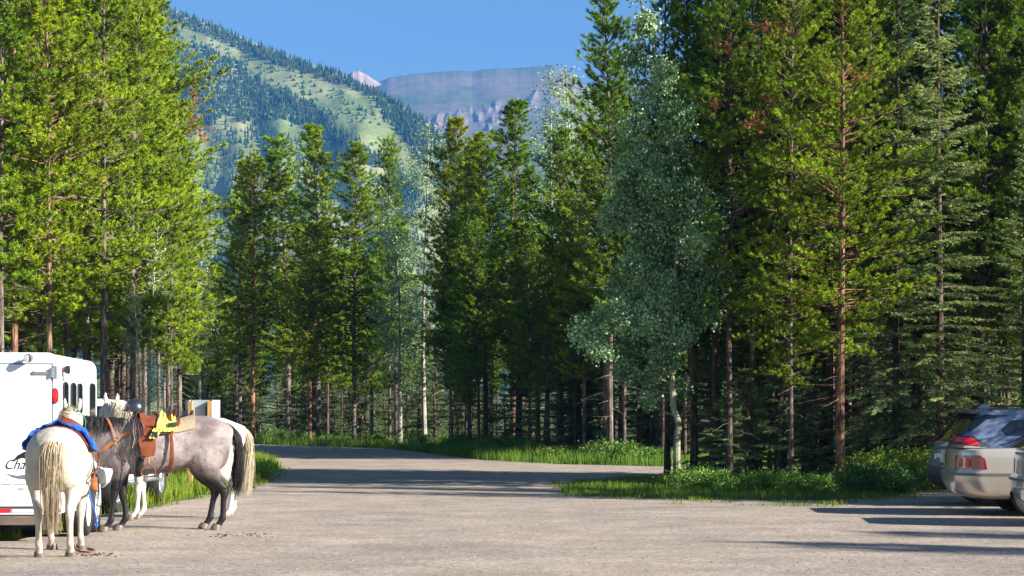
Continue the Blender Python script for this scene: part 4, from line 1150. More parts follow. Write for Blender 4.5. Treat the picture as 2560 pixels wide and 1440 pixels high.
def blanket(x0, x1, a0, a1, off, thick, wob=0.0, nu=18, nv=26, rnd=.0):
    mb = MB()
    def fn(u, v, t):
        a = a0 + (a1 - a0) * v; k = rnd * (abs(2 * v - 1) ** 6)
        x = (x0 + (x1 - x0) * .5) + (x1 - x0) * (u - .5) * (1 - k)
        w_ = wob * noise.noise(Vector((u * 5, v * 7, 2.2)))
        return Vector(body_pt(x, a, off + t + w_))
    mb.grid(fn, nu, nv, thick); return mb

def strap(pts, w_, th=.006, n=16, ref=(1, 0, 0)):
    mb = MB(); p = spline(pts, n); mb.tube(p, [(w_ / 2, th / 2)] * len(p), 6, ref); return mb

def saddle(M, label, xs=.12, lift=.0, cant=1.0, sy=.35):
    """western saddle: seat, cantle, horn, skirt, fender, stirrup, straps"""
    S = On(M, (xs, 0, 1.46), 'saddle', label, 'saddle')
    S.part(blanket(xs - .32, xs + .22, -.98, .98, .028 + lift, .012, .004, rnd=.38), 'skirt', M_lea)
    mb = MB()
    def seat(u, v, t):
        x = xs - .21 + .36 * u; a = -.85 + 1.7 * v
        rise = .12 * cant * max(0, (1 - u * 3.2)) ** 1.3 * (1 - abs(2 * v - 1) ** 3) + .075 * max(0, (u - .70) / .30) ** 1.5 * (1 - abs(2 * v - 1))
        p = Vector(body_pt(x, a, .045 + lift + t)); p.z += rise + .02; return p
    mb.grid(seat, 18, 18, .02); S.part(mb, 'seat', M_lea)
    mb = MB(); mb.grid(lambda u, v, t: Vector((xs - .20 - .04 * u - t - .03 * math.cos((v - .5) * 2.6), .19 * math.sin((v - .5) * 2.9), 1.52 + lift - .05 * (1 - cant) + .11 * cant * u * math.cos((v - .5) * 2.6) - .06 * abs(v - .5))), 8, 16, .022)
    S.part(mb, 'cantle', M_lea2)
    mb = MB(); hx = xs + .17; mb.tube([(hx, 0, 1.46), (hx + .01, 0, 1.54), (hx + .02, 0, 1.585)], [(.085, .05), (.035, .03), (.022, .022)], 14)
    mb.lathe([(.001, 1.585), (.04, 1.588), (.046, 1.598), (.04, 1.61), (.001, 1.613)], (hx + .02, 0, 0), 'Z', 18); S.part(mb, 'horn', M_lea2)
    for s in (-1, 1):
        mb = MB()
        def fen(u, v, t, s=s):
            a = .80 + 1.0 * v; wd = .045 + .05 * math.sin(min(1, v * 1.05) * 2.6); x = xs + .10 - .03 * v + (u - .5) * 2 * wd
            return Vector(body_pt(x, s * a, .052 + lift + t + .02 * v))
        mb.grid(fen, 8, 18, .010); S.part(mb, 'fender', M_lea)
        mb = MB(); y = s * (sy + lift); z = .80
        mb.tube([(xs + .07, y, z + .20), (xs + .07, y, z + .08)], [(.018, .008)] * 2, 6, (1, 0, 0))
        mb.tube(spline([(xs + .07, y, z + .09), (xs + .005, y, z + .03), (xs - .005, y, z - .06), (xs + .07, y, z - .075), (xs + .145, y, z - .06), (xs + .135, y, z + .03), (xs + .07, y, z + .09)], 24), [(.028, .008)] * 25, 6, (0, 1, 0))
        S.part(mb, 'stirrup', M_tan)
        mb = MB(); p = [body_pt(xs - .20, s * a, .055 + lift) for a in (.85, 1.2, 1.6, 2.0, 2.35)]; mb.tube(spline(p, 16), [(.024, .005)] * 17, 6, (1, 0, 0)); S.part(mb, 'cinch_strap', M_lea)
        mb = MB(); p = [body_pt(xs + .13, s * a, .062 + lift) for a in (.75, 1.05, 1.4, 1.9)]; mb.tube(spline(p, 16), [(.017, .004)] * 17, 6, (1, 0, 0)); S.part(mb, 'latigo', M_lea)
        c = body_pt(xs + .135, s * .86, .075 + lift); mb = MB(); mb.lathe([(.018, -.004), (.028, -.004), (.028, .004), (.018, .004), (.018, -.004)], c, 'Y', 16); S.part(mb, 'ring', M_metal)
    mb = MB(); p = [body_pt(xs - .20, a, .02) for a in np.linspace(2.3, 4.0, 9)]; mb.tube(p, [(.03, .008)] * 9, 6, (1, 0, 0)); S.part(mb, 'rear_cinch', M_lea)
    mb = MB(); p = [body_pt(xs + .16, a, .02) for a in np.linspace(1.9, 4.4, 9)]; mb.tube(p, [(.045, .01)] * 9, 6, (1, 0, 0)); S.part(mb, 'front_cinch', M_dkcloth)  # dark colour here paints in the black shade under the belly
    return S

# tack of the grey horse
P = On(GM, (.08, 0, 1.46), 'saddle_pad', 'tan felt pad under the brown saddle of the grey roan', 'saddle pad')
P.tagged(blanket(-.36, .36, -1.04, 1.04, .012, .016, .004, rnd=.08), M_felt)
S1 = saddle(GM, 'shiny brown leather saddle on the grey roan horse', .13)
B = On(GM, (.7, 0, 1.2), 'breast_collar', 'brown leather breast collar across the grey roan chest', 'breast collar')
for s in (1, -1):
    B.part(strap([body_pt(.33, s * 1.02, .03), body_pt(.46, s * 1.15, .03), body_pt(.60, s * 1.35, .035), body_pt(.70, s * 1.5, .04), (.79, s * .10, 1.02), (.83, 0, 1.0)], .05, .010, 24, (0, 0, 1)), 'strap', M_tan)
mb = MB(); mb.tube(spline([(.56, .255, 1.13), (.60, .19, 1.34), (.64, .12, 1.46), (.66, 0, 1.50)], 12), [(.013, .004)] * 13, 6, (1, 0, 0)); B.part(mb, 'neck_strap', M_tan)
c = body_pt(.55, 1.25, .045); mb = MB(); mb.lathe([(.022, -.006), (.036, -.006), (.036, .006), (.022, .006), (.022, -.006)], c, 'Y', 18); B.part(mb, 'ring', M_metal)

# bridle, reins and ropes hung on the horn
BR = On(GM, (.34, .3, 1.1), 'bridle', 'tangled dark bridle and reins hanging from the saddle horn', 'bridle')
r = random.Random(3)
for i, (mm, w_) in enumerate([(M_blackl, .010)] * 9 + [(M_lea2, .012)] * 4 + [(M_metal, .008)] * 1):
    x = .30 + r.uniform(-.05, .09); y = .30 + r.uniform(0, .04); lo = r.uniform(.86, 1.2); dx = r.uniform(-.03, .09)
    pts = [(.31, .03, 1.57), (.33, .17, 1.50), (x, y, 1.36), (x + dx, y + .02, lo + .12), (x + dx * .6 + .02, y + .02, lo), (x - .03, y + .01, lo + .14), (x - .02, y - .01, 1.38), (.31, .14, 1.5)]
    BR.part(strap(pts, w_, .006, 36), 'rein' if i < 7 else 'cheek_strap', mm)
BR.part(strap([(.34, .20, 1.47), (.36, .345, 1.25), (.37, .35, .95), (.35, .345, .66)], .016, .008, 20), 'lead_end', M_blackl)
def helmet_on():
    b = (.33, .02, 1.60); Hh = On(GM, b, 'riding_helmet', 'round black riding helmet hanging on the saddle horn', 'helmet')
    mb = MB()
    mb.grid(lambda u, v, t: Vector((b[0] + (.108 + t) * math.cos(u * 2 * math.pi) * math.sin(v * 1.85), b[1] + (.10 + t) * math.sin(u * 2 * math.pi) * math.sin(v * 1.85), b[2] + .0 + (.125 + t) * math.cos(v * 1.85))), 28, 12, .012)
    Hh.part(mb, 'shell', M_helm)
    mb = MB(); mb.grid(lambda u, v, t: Vector((b[0] + (.10 + .05 * v) * math.cos((u - .5) * 1.7), b[1] + (.09 + .04 * v) * math.sin((u - .5) * 1.7), b[2] + .004 - .028 * v + t)), 12, 4, .006); Hh.part(mb, 'peak', M_helm)
    for k in (-.5, 0, .5):
        mb = MB(); mb.tube([(b[0] - .07, b[1] + .06 * k, b[2] + .104 - .02 * abs(k)), (b[0] + .0, b[1] + .08 * k, b[2] + .138 - .025 * abs(k)), (b[0] + .07, b[1] + .06 * k, b[2] + .104 - .02 * abs(k))], [(.008, .003)] * 3, 6); Hh.part(mb, 'vent_ridge', M_ridge)
    Hh.part(strap([(b[0] + .08, b[1] + .10, b[2] - .01), (b[0] + .03, b[1] + .13, b[2] - .12), (b[0] - .04, b[1] + .11, b[2] - .01)], .015, .004), 'chin_strap', M_blackl)
M_helm = mat('helmet shell', (.018, .020, .024), .28, var=.2, spec=.6); M_ridge = mat('helmet trim', (.09, .095, .105), .25)
helmet_on()
# yellow jacket rolled behind the cantle
J = On(GM, (-.10, .1, 1.5), 'yellow_jacket', 'yellow jacket with dark trim rolled behind the saddle cantle', 'jacket')
def crumple(fn, seed, amp, nu=22, nv=22, th=.02):
    mb = MB()
    def g(u, v, t):
        p = Vector(fn(u, v)); n_ = noise.noise(Vector((u * 3.5, v * 4, seed))) + .35 * noise.noise(Vector((u * 9, v * 9, seed)))
        return p + Vector((amp * n_ * .7, amp * n_ + t, amp * noise.noise(Vector((u * 7, v * 7, seed + 4)))))
    mb.grid(g, nu, nv, th); return mb
def jk(u, v):
    a = -.1 + 1.15 * v; b = body_pt(-.05 + (.5 - u) * (.13 + .13 * v) + .04 * v, a, .085); return (b[0], b[1], b[2] + .07 * (1 - v) ** 2)
J.part(crumple(jk, 1, .017), 'cloth', M_yellow)
J.part(crumple(lambda u, v: body_pt(.05 + .09 * v + .05 * u, .95 + .32 * u, .105), 3, .03, 12, 12, .03), 'sleeve', M_yellow)
J.part(crumple(lambda u, v: body_pt(.10 + .06 * v, 1.08 + .16 * u, .12), 5, .02, 8, 8, .03), 'cuff', M_dkcloth)
J.part(crumple(lambda u, v: body_pt(-.03 - .10 * v, .80 + .15 * u, .12), 6, .015, 8, 8, .01), 'dark_panel', M_dkcloth)

# tack of the white horse: only the cantle and a bit of gullet show over the grey back
S2 = saddle(WM, 'brown saddle on the white horse, only its cantle showing above the grey back', .14)
P2 = On(WM, (.08, 0, 1.46), 'saddle_pad', 'pale pad under the saddle of the white horse', 'saddle pad'); P2.tagged(blanket(-.24, .36, -1.0, 1.0, .010, .016, .004), M_felt)
# tack of the cream horse
B3 = On(CM, (.05, 0, 1.46), 'blue_blanket', 'crumpled bright blue blanket over the back of the cream horse', 'blanket')
mb = MB()
def bl(u, v, t):
    x = -.32 + .46 * u; a = -1.25 + 2.5 * v
    w_ = .05 * noise.noise(Vector((u * 3, v * 5, 1))) + .03 * noise.noise(Vector((u * 7, v * 13, 1))) + .05 * u * (1 - abs(2 * v - 1))
    p = Vector(body_pt(x, a, .055 + t + w_)); p.x += .04 * noise.noise(Vector((v * 9, u * 3, 4))); return p
mb.grid(bl, 18, 64, .02); B3.tagged(mb, M_blue)
P3 = On(CM, (.1, 0, 1.46), 'saddle_pad', 'dark red woven pad edge showing under the blue blanket', 'saddle pad'); P3.tagged(blanket(-.335, .40, -1.22, 1.22, .010, .014, .006), mat('red woven pad', (.20, .035, .04), .9, var=.4, scale=30))
S3 = saddle(CM, 'dark saddle of the cream horse, its horn upright before the ears', .26, .0, .15, .30)
HL = On(CM, (1.05, 0, 1.5), 'halter', 'green rope halter behind the ears of the cream horse', 'halter')
HL.part(strap([(1.0, .12, 1.50), (.98, .11, 1.62), (.97, 0, 1.77), (.98, -.14, 1.62), (1.0, -.15, 1.50)], .012, .012, 20), 'crown_rope', M_green)
HL.part(strap([(1.0, .12, 1.50), (1.10, .11, 1.40), (1.22, .09, 1.32), (1.22, -.11, 1.32), (1.10, -.14, 1.40), (1.0, -.15, 1.50)], .012, .012, 24), 'nose_rope', M_green)
# lead rope trailing on the gravel by the cream horse
mb = MB(); mb.tube(spline([W(168, 1240, 21.4), (X(176, 21.3), 21.3, .35), (X(186, 21.2), 21.2, .06), (X(200, 21.0), 21.0, .012), (X(226, 20.9), 20.9, .012), (X(236, 21.15), 21.15, .012), (X(214, 21.5), 21.5, .012), (X(190, 21.3), 21.3, .012)], 60), .011, 6)
tag(mb.build('lead_rope', M_rope, None, 0, True), 'brown lead rope trailing on the gravel by the front hoof', 'rope')
mb = MB(); mb.tube(spline([(X(212, 23.4), 23.4, .95), (X(226, 23.5), 23.5, .5), (X(238, 23.6), 23.6, .30), (X(243, 23.6), 23.6, .14), (X(236, 23.6), 23.6, .16)], 40), .011, 6)
mb2 = tag(mb.build('tie_rope', mat('blue rope', (.02, .12, .5), .8), None, 0, True), 'blue tie rope hanging beside the trailer wheel', 'rope')
r = random.Random(8); mb = MB()
for i in range(110):
    px, py = (r.gauss(600, 45), r.gauss(1338, 2.5)) if i % 2 else (r.gauss(240, 22), r.gauss(1388, 3))
    x, y = G(px, py); s = r.uniform(.004, .017); mb.ell((x, y, s * .3), (s * r.uniform(.8, 1.8), s, s * .5), 6, 4)
tag(mb.build('dung_crumbs', mat('dung', (.07, .045, .025), .95, var=.4)), 'scattered brown dung crumbs on the gravel', None, None, 'stuff')
# ================================================================== vehicles
M_white_p = mat('white paint', (.80, .80, .80), .25, var=.03, coat=.5, scale=2)
M_whitep2 = mat('white aluminium skin', (.70, .72, .74), .35, var=.07, scale=2.2, stretch=(1, 1, .3))
M_seam = mat('dark seam', (.10, .11, .13), .6); M_rub = mat('rubber', (.018, .018, .019), .8, var=.3, scale=30, bmp=.3)
M_red = mat('red lens', (.62, .012, .02), .12, var=.1, coat=1); M_dkred = mat('deep red lens', (.24, .008, .012), .1, var=.3, coat=1, scale=20)
M_clear = mat('clear lens', (.55, .55, .55), .08, var=.1, coat=1); M_glass = mat('dark glass', (.012, .016, .022), .04, var=.2, spec=.9)
M_chrome = mat('chrome', (.75, .76, .78), .12, 1.0, var=.05); M_alu = mat('aluminium', (.55, .56, .57), .38, .9, var=.1)
M_trimblk = mat('black trim', (.022, .022, .024), .5, var=.2); M_under = mat('underbody', (.012, .012, .012), .9)
M_grey = mat('grey plastic', (.12, .12, .125), .6); M_wood = mat('bumper board', (.14, .10, .075), .85, var=.3, scale=12, stretch=(.3, 1, 1))
M_tapeR = mat('red reflective tape', (.62, .02, .03), .35); M_tapeW = mat('silver reflective tape', (.62, .64, .68), .3)
M_plate = mat('number plate', (.72, .70, .68), .4); M_ink = mat('black lettering', (.012, .012, .013), .45); M_inkg = mat('grey lettering', (.25, .25, .27), .6)

def wheel(parent, c, rad, wd, out, spokes=7, rimm=None, axis='Y', name='wheel'):
    o = bpy.data.objects.new(name, None); COL.objects.link(o); o.parent = parent; o.location = c
    mb = MB(); mb.lathe([(rad * .60, -wd * .42), (rad * .70, -wd * .5), (rad * .93, -wd * .5), (rad * .985, -wd * .36), (rad, -wd * .2), (rad, wd * .2), (rad * .985, wd * .36), (rad * .93, wd * .5), (rad * .70, wd * .5), (rad * .60, wd * .42), (rad * .58, 0), (rad * .60, -wd * .42)], (0, 0, 0), axis, 44)
    mb.build('tyre', M_rub, o, 0, True)
    mb = MB(); f = out * wd
    mb.lathe([(rad * .61, f * .36), (rad * .63, f * .46), (rad * .58, f * .46), (rad * .55, f * .1), (rad * .2, f * .05), (.001, f * .05)], (0, 0, 0), axis, 40)
    mb.lathe([(rad * .16, f * .05), (rad * .16, f * .34), (.001, f * .36)], (0, 0, 0), axis, 20)
    for k in range(spokes):
        a = 2 * math.pi * k / spokes; ca, sa = math.cos(a), math.sin(a)
        p = [(ca * rad * .13, f * .30, sa * rad * .13), (ca * rad * .6, f * .38, sa * rad * .6)]
        if axis == 'X': p = [(q[1], q[0], q[2]) for q in p]
        mb.tube(p, [(rad * .06, rad * .03), (rad * .05, rad * .025)], 6)
    mb.build('rim', rimm or M_alu, o, .003, True)
    return o

# ------------------------------------------------------------------ horse trailer
TD = 22.7
TR = thing('horse_trailer', 'white horse trailer with slotted side windows and rear ramp door', 'trailer', (X(146, TD), TD, 0), R(4.5))
# local frame: x to the right (0 at the right side), y forward, z up
TW, TL, ZB, ZT = 2.1, 3.4, .34, 2.32
def rrect(w_, z0, z1, r_, n=7, x0=None):
    """outline, upper corners rounded"""
    x0 = -w_ if x0 is None else x0; out = [(x0, z0), (0, z0)]
    for k in range(n + 1):
        a = math.pi / 2 * k / n; out.append((-r_ + r_ * math.cos(a), z1 - r_ + r_ * math.sin(a)))
    for k in range(n + 1):
        a = math.pi / 2 * (1 + k / n); out.append((x0 + r_ + r_ * math.cos(a), z1 - r_ + r_ * math.sin(a)))
    return out
mb = MB(); mb.prism(rrect(TW, ZB, ZT, .12), .04, TL - .25)
mb.build('body', M_whitep2, TR, .0, True)
mb = MB()
for k, (yy, dz, dx) in enumerate(((TL - .25, 0, 0), (TL - .10, .035, .03), (TL, .11, .09))):
    pass
prof = [rrect(TW, ZB, ZT, .12), [(p[0] * .985 - .012, p[1] - .02 if p[1] > 1 else p[1]) for p in rrect(TW, ZB, ZT, .12)], [(-TW / 2 + (p[0] + TW / 2) * .93, p[1] - .09 if p[1] > 1 else p[1]) for p in rrect(TW, ZB, ZT, .12)], [(-TW / 2 + (p[0] + TW / 2) * .8, p[1] - .2 if p[1] > 1 else p[1]) for p in rrect(TW, ZB, ZT, .12)]]
ys = (TL - .25, TL - .12, TL - .02, TL + .03); n = len(prof[0]); vs = [(p[0], y, p[1]) for pr, y in zip(prof, ys) for p in pr]
mb.add(vs, [(i * n + k, i * n + (k + 1) % n, (i + 1) * n + (k + 1) % n, (i + 1) * n + k) for i in range(3) for k in range(n)] + [tuple(3 * n + k for k in range(n))])
mb.build('nose', M_whitep2, TR, 0, True)
# rear frame, proud rounded moulding and the door
mb = MB(); fo = rrect(TW, ZB, ZT + .005, .17, x0=-TW); fi = [(-.10 - (0 if p[0] > -TW / 2 else TW - .2), p[1]) for p in fo]
fr = MB(); fr.prism(rrect(TW + .01, ZB - .01, ZT + .012, .13), -.03, .04); fr.build('rear_frame', M_whitep2, TR, .018, True, 3)
DX0, DX1, DZ0, DZ1 = -TW + .1, -.075, ZB + .10, ZT - .135
mb = MB(); mb.box(((DX0 + DX1) / 2, -.042, (DZ0 + DZ1) / 2), (DX1 - DX0 + .03, .02, DZ1 - DZ0 + .03)); mb.build('door_gasket', M_seam, TR)
mb = MB(); mb.box(((DX0 + DX1) / 2, -.054, (DZ0 + DZ1) / 2), (DX1 - DX0, .03, DZ1 - DZ0)); DR = mb.build('rear_door', M_white_p, TR, .008, True)
for z in (ZT - .235, .95):
    mb = MB(); mb.box((-.030, -.075, z), (.05, .02, .16)); mb.box((-.065, -.085, z), (.03, .03, .12)); mb.box((-.17, -.080, z - .005), (.20, .014, .035)); mb.ell((-.285, -.078, z - .005), (.03, .01, .026), 10, 6); mb.build('hinge', M_alu, DR, .003)
mb = MB(); mb.box((-.74, -.085, 1.25), (.03, .04, .30)); mb.box((-.74, -.10, 1.22), (.06, .02, .05)); mb.build('latch', M_trimblk, DR, .004)
# round load lamp on a stalk with its bracket
LP = MB(); LP.tube([(-.33, -.05, ZT - .03), (-.33, -.11, ZT - .05)], .012, 8); LP.tube([(-.33, -.09, ZT - .055), (-.335, -.15, ZT - .06), (-.338, -.175, ZT - .065), (-.34, -.18, ZT - .065)], [.042, .052, .052, .046], 20, (1, 0, 0))
lo = LP.build('load_lamp', M_grey, TR, 0, True)
mb = MB(); mb.lathe([(.001, -.006), (.042, -.002), (.044, .002)], (-.34, -.182, ZT - .066), 'Y', 20); mb.build('lens', M_clear, lo, 0, True)
def oval(w_, h_, n=24): return [(w_ * math.cos(2 * math.pi * k / n) * (1 if abs(math.cos(2 * math.pi * k / n)) > 0 else 1), math.copysign(abs(math.sin(2 * math.pi * k / n)) ** .6, math.sin(2 * math.pi * k / n)) * h_) for k in range(n)]
mb = MB(); mb.prism([(p[0] - .033, p[1] + 1.80) for p in oval(.042, .095)], -.055, -.028); tl = mb.build('tail_light', M_trimblk, TR, .003)
mb = MB(); mb.prism([(p[0] - .033, p[1] + 1.80) for p in oval(.034, .085)], -.064, -.054); mb.build('lens', M_red, tl, .004, True)
# bumper, tape
for k in range(7):
    mb = MB(); a = -TW + .02 + k * .305
    mb.box((a + .14, -.0335, ZB + .045), (.28 if k % 2 else .30, .004, .045)); mb.build('reflective_tape', M_tapeR if k % 2 == 0 else M_tapeW, TR)
mb = MB(); mb.box((-TW / 2, -.02, ZB - .075), (TW + .02, .10, .11)); mb.build('rear_bumper', M_wood, TR, .008)
mb = MB(); mb.box((-TW / 2, TL / 2, ZB - .06), (TW - .2, TL - .1, .10)); mb.box((-TW / 2, TL / 2, ZB - .16), (.5, TL - .5, .12)); mb.build('chassis', M_under, TR)
# side: ribs, roof rail, windows, door
mb = MB(); mb.box((.008, TL / 2 - .1, ZT - .30), (.016, TL - .36, .035)); mb.build('roof_rail', M_whitep2, TR, .004)
yy = .16
for k in range(9):
    mb = MB(); mb.box((.006, .14 + k * .32, (ZB + ZT - .32) / 2), (.012, .014, ZT - .32 - ZB)); mb.build('side_rib', M_alu, TR)
def slot(y0, y1, z0, z1, w_=.012):
    n_ = 8; r_ = (y1 - y0) / 2; c = (y0 + y1) / 2; rz = .05
    po = [(c + r_ * math.cos(a), z1 - rz + rz * math.sin(a)) for a in np.linspace(0, math.pi, n_)] + [(c + r_ * math.cos(a), z0 + rz + rz * math.sin(a)) for a in np.linspace(math.pi, 2 * math.pi, n_)]
    mb = MB(); mb.prism(po, .002, .020, 'YZ'); o = mb.build('window', M_trimblk, TR, .003)
    pi_ = [(c + (p[0] - c) * .72, (z0 + z1) / 2 + (p[1] - (z0 + z1) / 2) * .96) for p in po]
    mb = MB(); mb.prism(pi_, .019, .024, 'YZ'); mb.build('pane', M_glass, o)
for y0, y1 in ((.30, .66), (.90, 1.30), (1.45, 1.83)): slot(y0, y1, 1.57, 1.98)
slot(2.42, 3.0, 1.45, 2.0)
mb = MB(); mb.box((.010, 2.71, 1.2), (.014, .80, 1.62)); mb.build('side_door', M_whitep2, TR, .005)
mb = MB(); mb.tube([(.02, .28, 2.13), (.05, .28, 2.13), (.085, .29, 2.125), (.09, .29, 2.125)], [(.03, .03), (.05, .05), (.075, .055), (.06, .045)], 18, (0, 1, 0)); mb.build('side_lamp', M_trimblk, TR, 0, True)
mb = MB(); mb.box((.03, .16, 2.14), (.02, .05, .03)); mb.build('marker_lamp', M_red, TR, .003)
mb = MB(); mb.tube([(.025, .2, 2.12), (.03, .2, 1.98)], .006, 6); mb.build('strap', M_trimblk, TR)
for y_, z_h in ((.88, 1.56), (1.3, 1.55)):
    mb = MB(); mb.tube([(.03 + 0 * a, y_ + .045 * math.cos(a), z_h + .045 * math.sin(a)) for a in np.linspace(0, 6.28, 14)], .007, 6, (1, 0, 0)); mb.build('tie_ring', M_metal, TR)
# fender and wheels
mb = MB(); fc = 1.35
arc = [(fc + .62 * math.cos(a), .32 + .46 * math.sin(a)) for a in np.linspace(math.pi, 0, 20)]
mb.grid(lambda u, v, t: Vector((v * .24 + .0, fc + (.62 + t) * math.cos(math.pi * (1 - u)) * (1.0), .34 + (.46 + t) * max(0, math.sin(math.pi * (1 - u))) ** .7)), 24, 4, .012); mb.build('fender', M_chrome, TR, 0, True)
mb = MB(); mb.box((.12, .66, .46), (.22, .02, .10)); mb.build('fender_step', M_alu, TR, .004)
wheel(TR, (.12, 1.05, .33), .33, .20, 1, 8, M_white_p, 'X'); wheel(TR, (.12, 1.80, .33), .33, .20, 1, 8, M_white_p, 'X')
wheel(TR, (-TW - .12, 1.05, .33), .33, .20, -1, 8, M_white_p, 'X'); wheel(TR, (-TW - .12, 1.80, .33), .33, .20, -1, 8, M_white_p, 'X')
# maker's mark: a black flowing mane over script, address lines beneath
mane = [(0, 0), (.07, .10), (.15, .15), (.24, .165), (.33, .15), (.42, .10), (.47, .04), (.40, .05), (.44, -.01), (.34, .03), (.35, -.03), (.26, .03), (.20, .035), (.13, .06), (.06, .035)]
LZ = .90; LXo = -.65
mb = MB(); mb.prism([(LXo + .10 + p[0], LZ + .085 + p[1] * .85) for p in mane], -.0715, -.0695); mb.build('mane_emblem', M_ink, DR)
mb = MB(); mb.prism([(LXo + .03 + p[0] * 1.05, LZ - .055 - p[1] * .45) for p in mane], -.0715, -.0695); mb.build('mane_emblem', mat('grey emblem', (.14, .15, .18), .5), DR)
text_obj('lettering', 'Charmac', .17, DR, (LXo, -.0705, LZ), (R(90), 0, 0), M_ink, .0015, .42, .92)
text_obj('lettering', 'www.charmactrailers.com', .050, DR, (LXo - .02, -.0705, LZ - .20), (R(90), 0, 0), M_inkg, .0008)
text_obj('lettering', '1-800-544-7', .050, DR, (LXo + .13, -.0705, LZ - .265), (R(90), 0, 0), M_inkg, .0008)
mb = MB(); mb.tube([(-TW / 2, TL - .1, ZB - .06), (-TW / 2, TL + .9, ZB + .1)], .05, 8); mb.build('tow_bar', M_under, TR)

# ------------------------------------------------------------------ cars as stacked plan outlines
def levels_interp(lv, step=.02):
    out = [lv[0]]
    for a, b in zip(lv, lv[1:]):
        d = max(abs(b[0] - a[0]), abs(b[1] - a[1]) * .5, abs(b[2] - a[2]) * .25); n = max(1, int(round(d / step)))
        for k in range(1, n + 1): out.append(tuple(x + (y - x) * k / n for x, y in zip(a, b)))
    return out
def smooth_levels(lv, it=2):
    a = np.array(lv)
    for _ in range(it):
        b = a.copy(); b[1:-1, 1:] = a[1:-1, 1:] * .5 + (a[:-2, 1:] + a[2:, 1:]) * .25; a = b
    return [tuple(r_) for r_ in a]
def outline(xr, xf, w_, cr, cf, crown=.05, n=460):
    """plan outline: rear corner radius cr, front cf; ends slightly bowed"""
    pts = []
    def corner(cx, cy, r_, a0, a1, k=18): return [(cx + r_ * math.cos(a), cy + r_ * math.sin(a)) for a in np.linspace(a0, a1, k)]
    cr = min(cr, w_ * .98, (xf - xr) * .45); cf = min(cf, w_ * .98, (xf - xr) * .45)
    P_ = corner(xr + cr, -w_ + cr, cr, math.pi * 1.5, math.pi) + corner(xr + cr, w_ - cr, cr, math.pi, math.pi * .5) + corner(xf - cf, w_ - cf, cf, math.pi * .5, 0) + corner(xf - cf, -w_ + cf, cf, 0, -math.pi * .5)
    P_.append(P_[0]); d = [0]
    for a, b in zip(P_, P_[1:]): d.append(d[-1] + math.dist(a, b))
    d = np.array(d); dx_ = np.array([p[0] for p in P_]); g = np.linspace(0, d[-1], 1600); gx = np.interp(g, d, dx_); wt = np.where(gx < xr + 2.2, 1.0, .3); cw = np.concatenate([[0], np.cumsum(wt[:-1])]); s = np.interp(np.linspace(0, cw[-1], n, endpoint=False), cw, g); xs = np.interp(s, d, [p[0] for p in P_]); ys = np.interp(s, d, [p[1] for p in P_])
    e = np.clip((xr + .5 - xs) / .5, 0, 1) ** 2; xs = xs - crown * e * (1 - (ys / w_) ** 2)
    return list(zip(xs, ys))
SNAPS = []
def snap_pt(x, y, z, snap):
    if abs(y) > .5 and x < 3.3:
        best = .016
        for po in SNAPS:
            for i in range(len(po)):
                (ax, az), (bx, bz) = po[i - 1], po[i]; dx, dz = bx - ax, bz - az; t_ = max(0, min(1, ((x - ax) * dx + (z - az) * dz) / (dx * dx + dz * dz)))
                qx, qz = ax + dx * t_, az + dz * t_; d = math.hypot(x - qx, z - qz)
                if d < best: best = d; sx, sz = qx, qz
        if best < .016: return (sx, y, sz)
    return (x, y, z)
def car_body(root, lv, paint, regions, arches, crown=.06, snap=True):
    """levels (z, xrear, xfront, halfwidth, rear radius, front radius); regions name the parts cut from the skin by a test on (x,y,z)"""
    lv = smooth_levels(levels_interp(lv), 2); n = 460; rows = [outline(*l[1:], crown=crown) for l in lv]
    rows = [[snap_pt(x, y, l[0], snap) for x, y in row] for l, row in zip(lv, rows)]
    V = [p for row in rows for p in row]; parts = {}
    for i in range(len(lv) - 1):
        for k in range(n):
            j = (k + 1) % n; f = (i * n + k, i * n + j, (i + 1) * n + j, (i + 1) * n + k)
            c = [sum(V[q][e] for q in f) / 4 for e in range(3)]
            if any(abs(c[1]) > .5 and math.hypot(c[0] - ax, c[2] - az) < ar for ax, az, ar in arches): continue
            for nm, test, mm, off in regions:
                if test(*c): parts.setdefault((nm, 'L' if c[1] < 0 else 'R') if nm not in ('rear_window', 'tailgate', 'bumper', 'roof', 'windscreen') else (nm, ''), (mm, off, []))[2].append(f); break
            else: parts.setdefault(('body', ''), (paint, 0, []))[2].append(f)
    top = tuple((len(lv) - 1) * n + k for k in range(n))
    for (nm, _), (mm, off, fs) in parts.items():
        ids = sorted({q for f in fs for q in f}); mp = {q: i for i, q in enumerate(ids)}
        me = bpy.data.meshes.new(nm); extra = [tuple(mp[q] for q in top)] if all(q in mp for q in top) else []
        me.from_pydata([V[q] for q in ids], [], [tuple(mp[q] for q in f) for f in fs] + extra)
        bm = bmesh.new(); bm.from_mesh(me)
        for f in bm.faces: f.smooth = True
        bmesh.ops.recalc_face_normals(bm, faces=bm.faces)
        cen = Vector((.5, 0, .8))
        if sum((f.calc_center_median() - cen).dot(f.normal) for f in bm.faces) < 0: bmesh.ops.reverse_faces(bm, faces=bm.faces)
        bm.normal_update()
        if off:
            for v in bm.verts: v.co += v.normal * off
        for e in bm.edges:
            if len(e.link_faces) == 2 and e.calc_face_angle(0) > R(32): e.smooth = False
        bm.to_mesh(me); bm.free()
        o = link(nm, me, mm, root)
    return parts

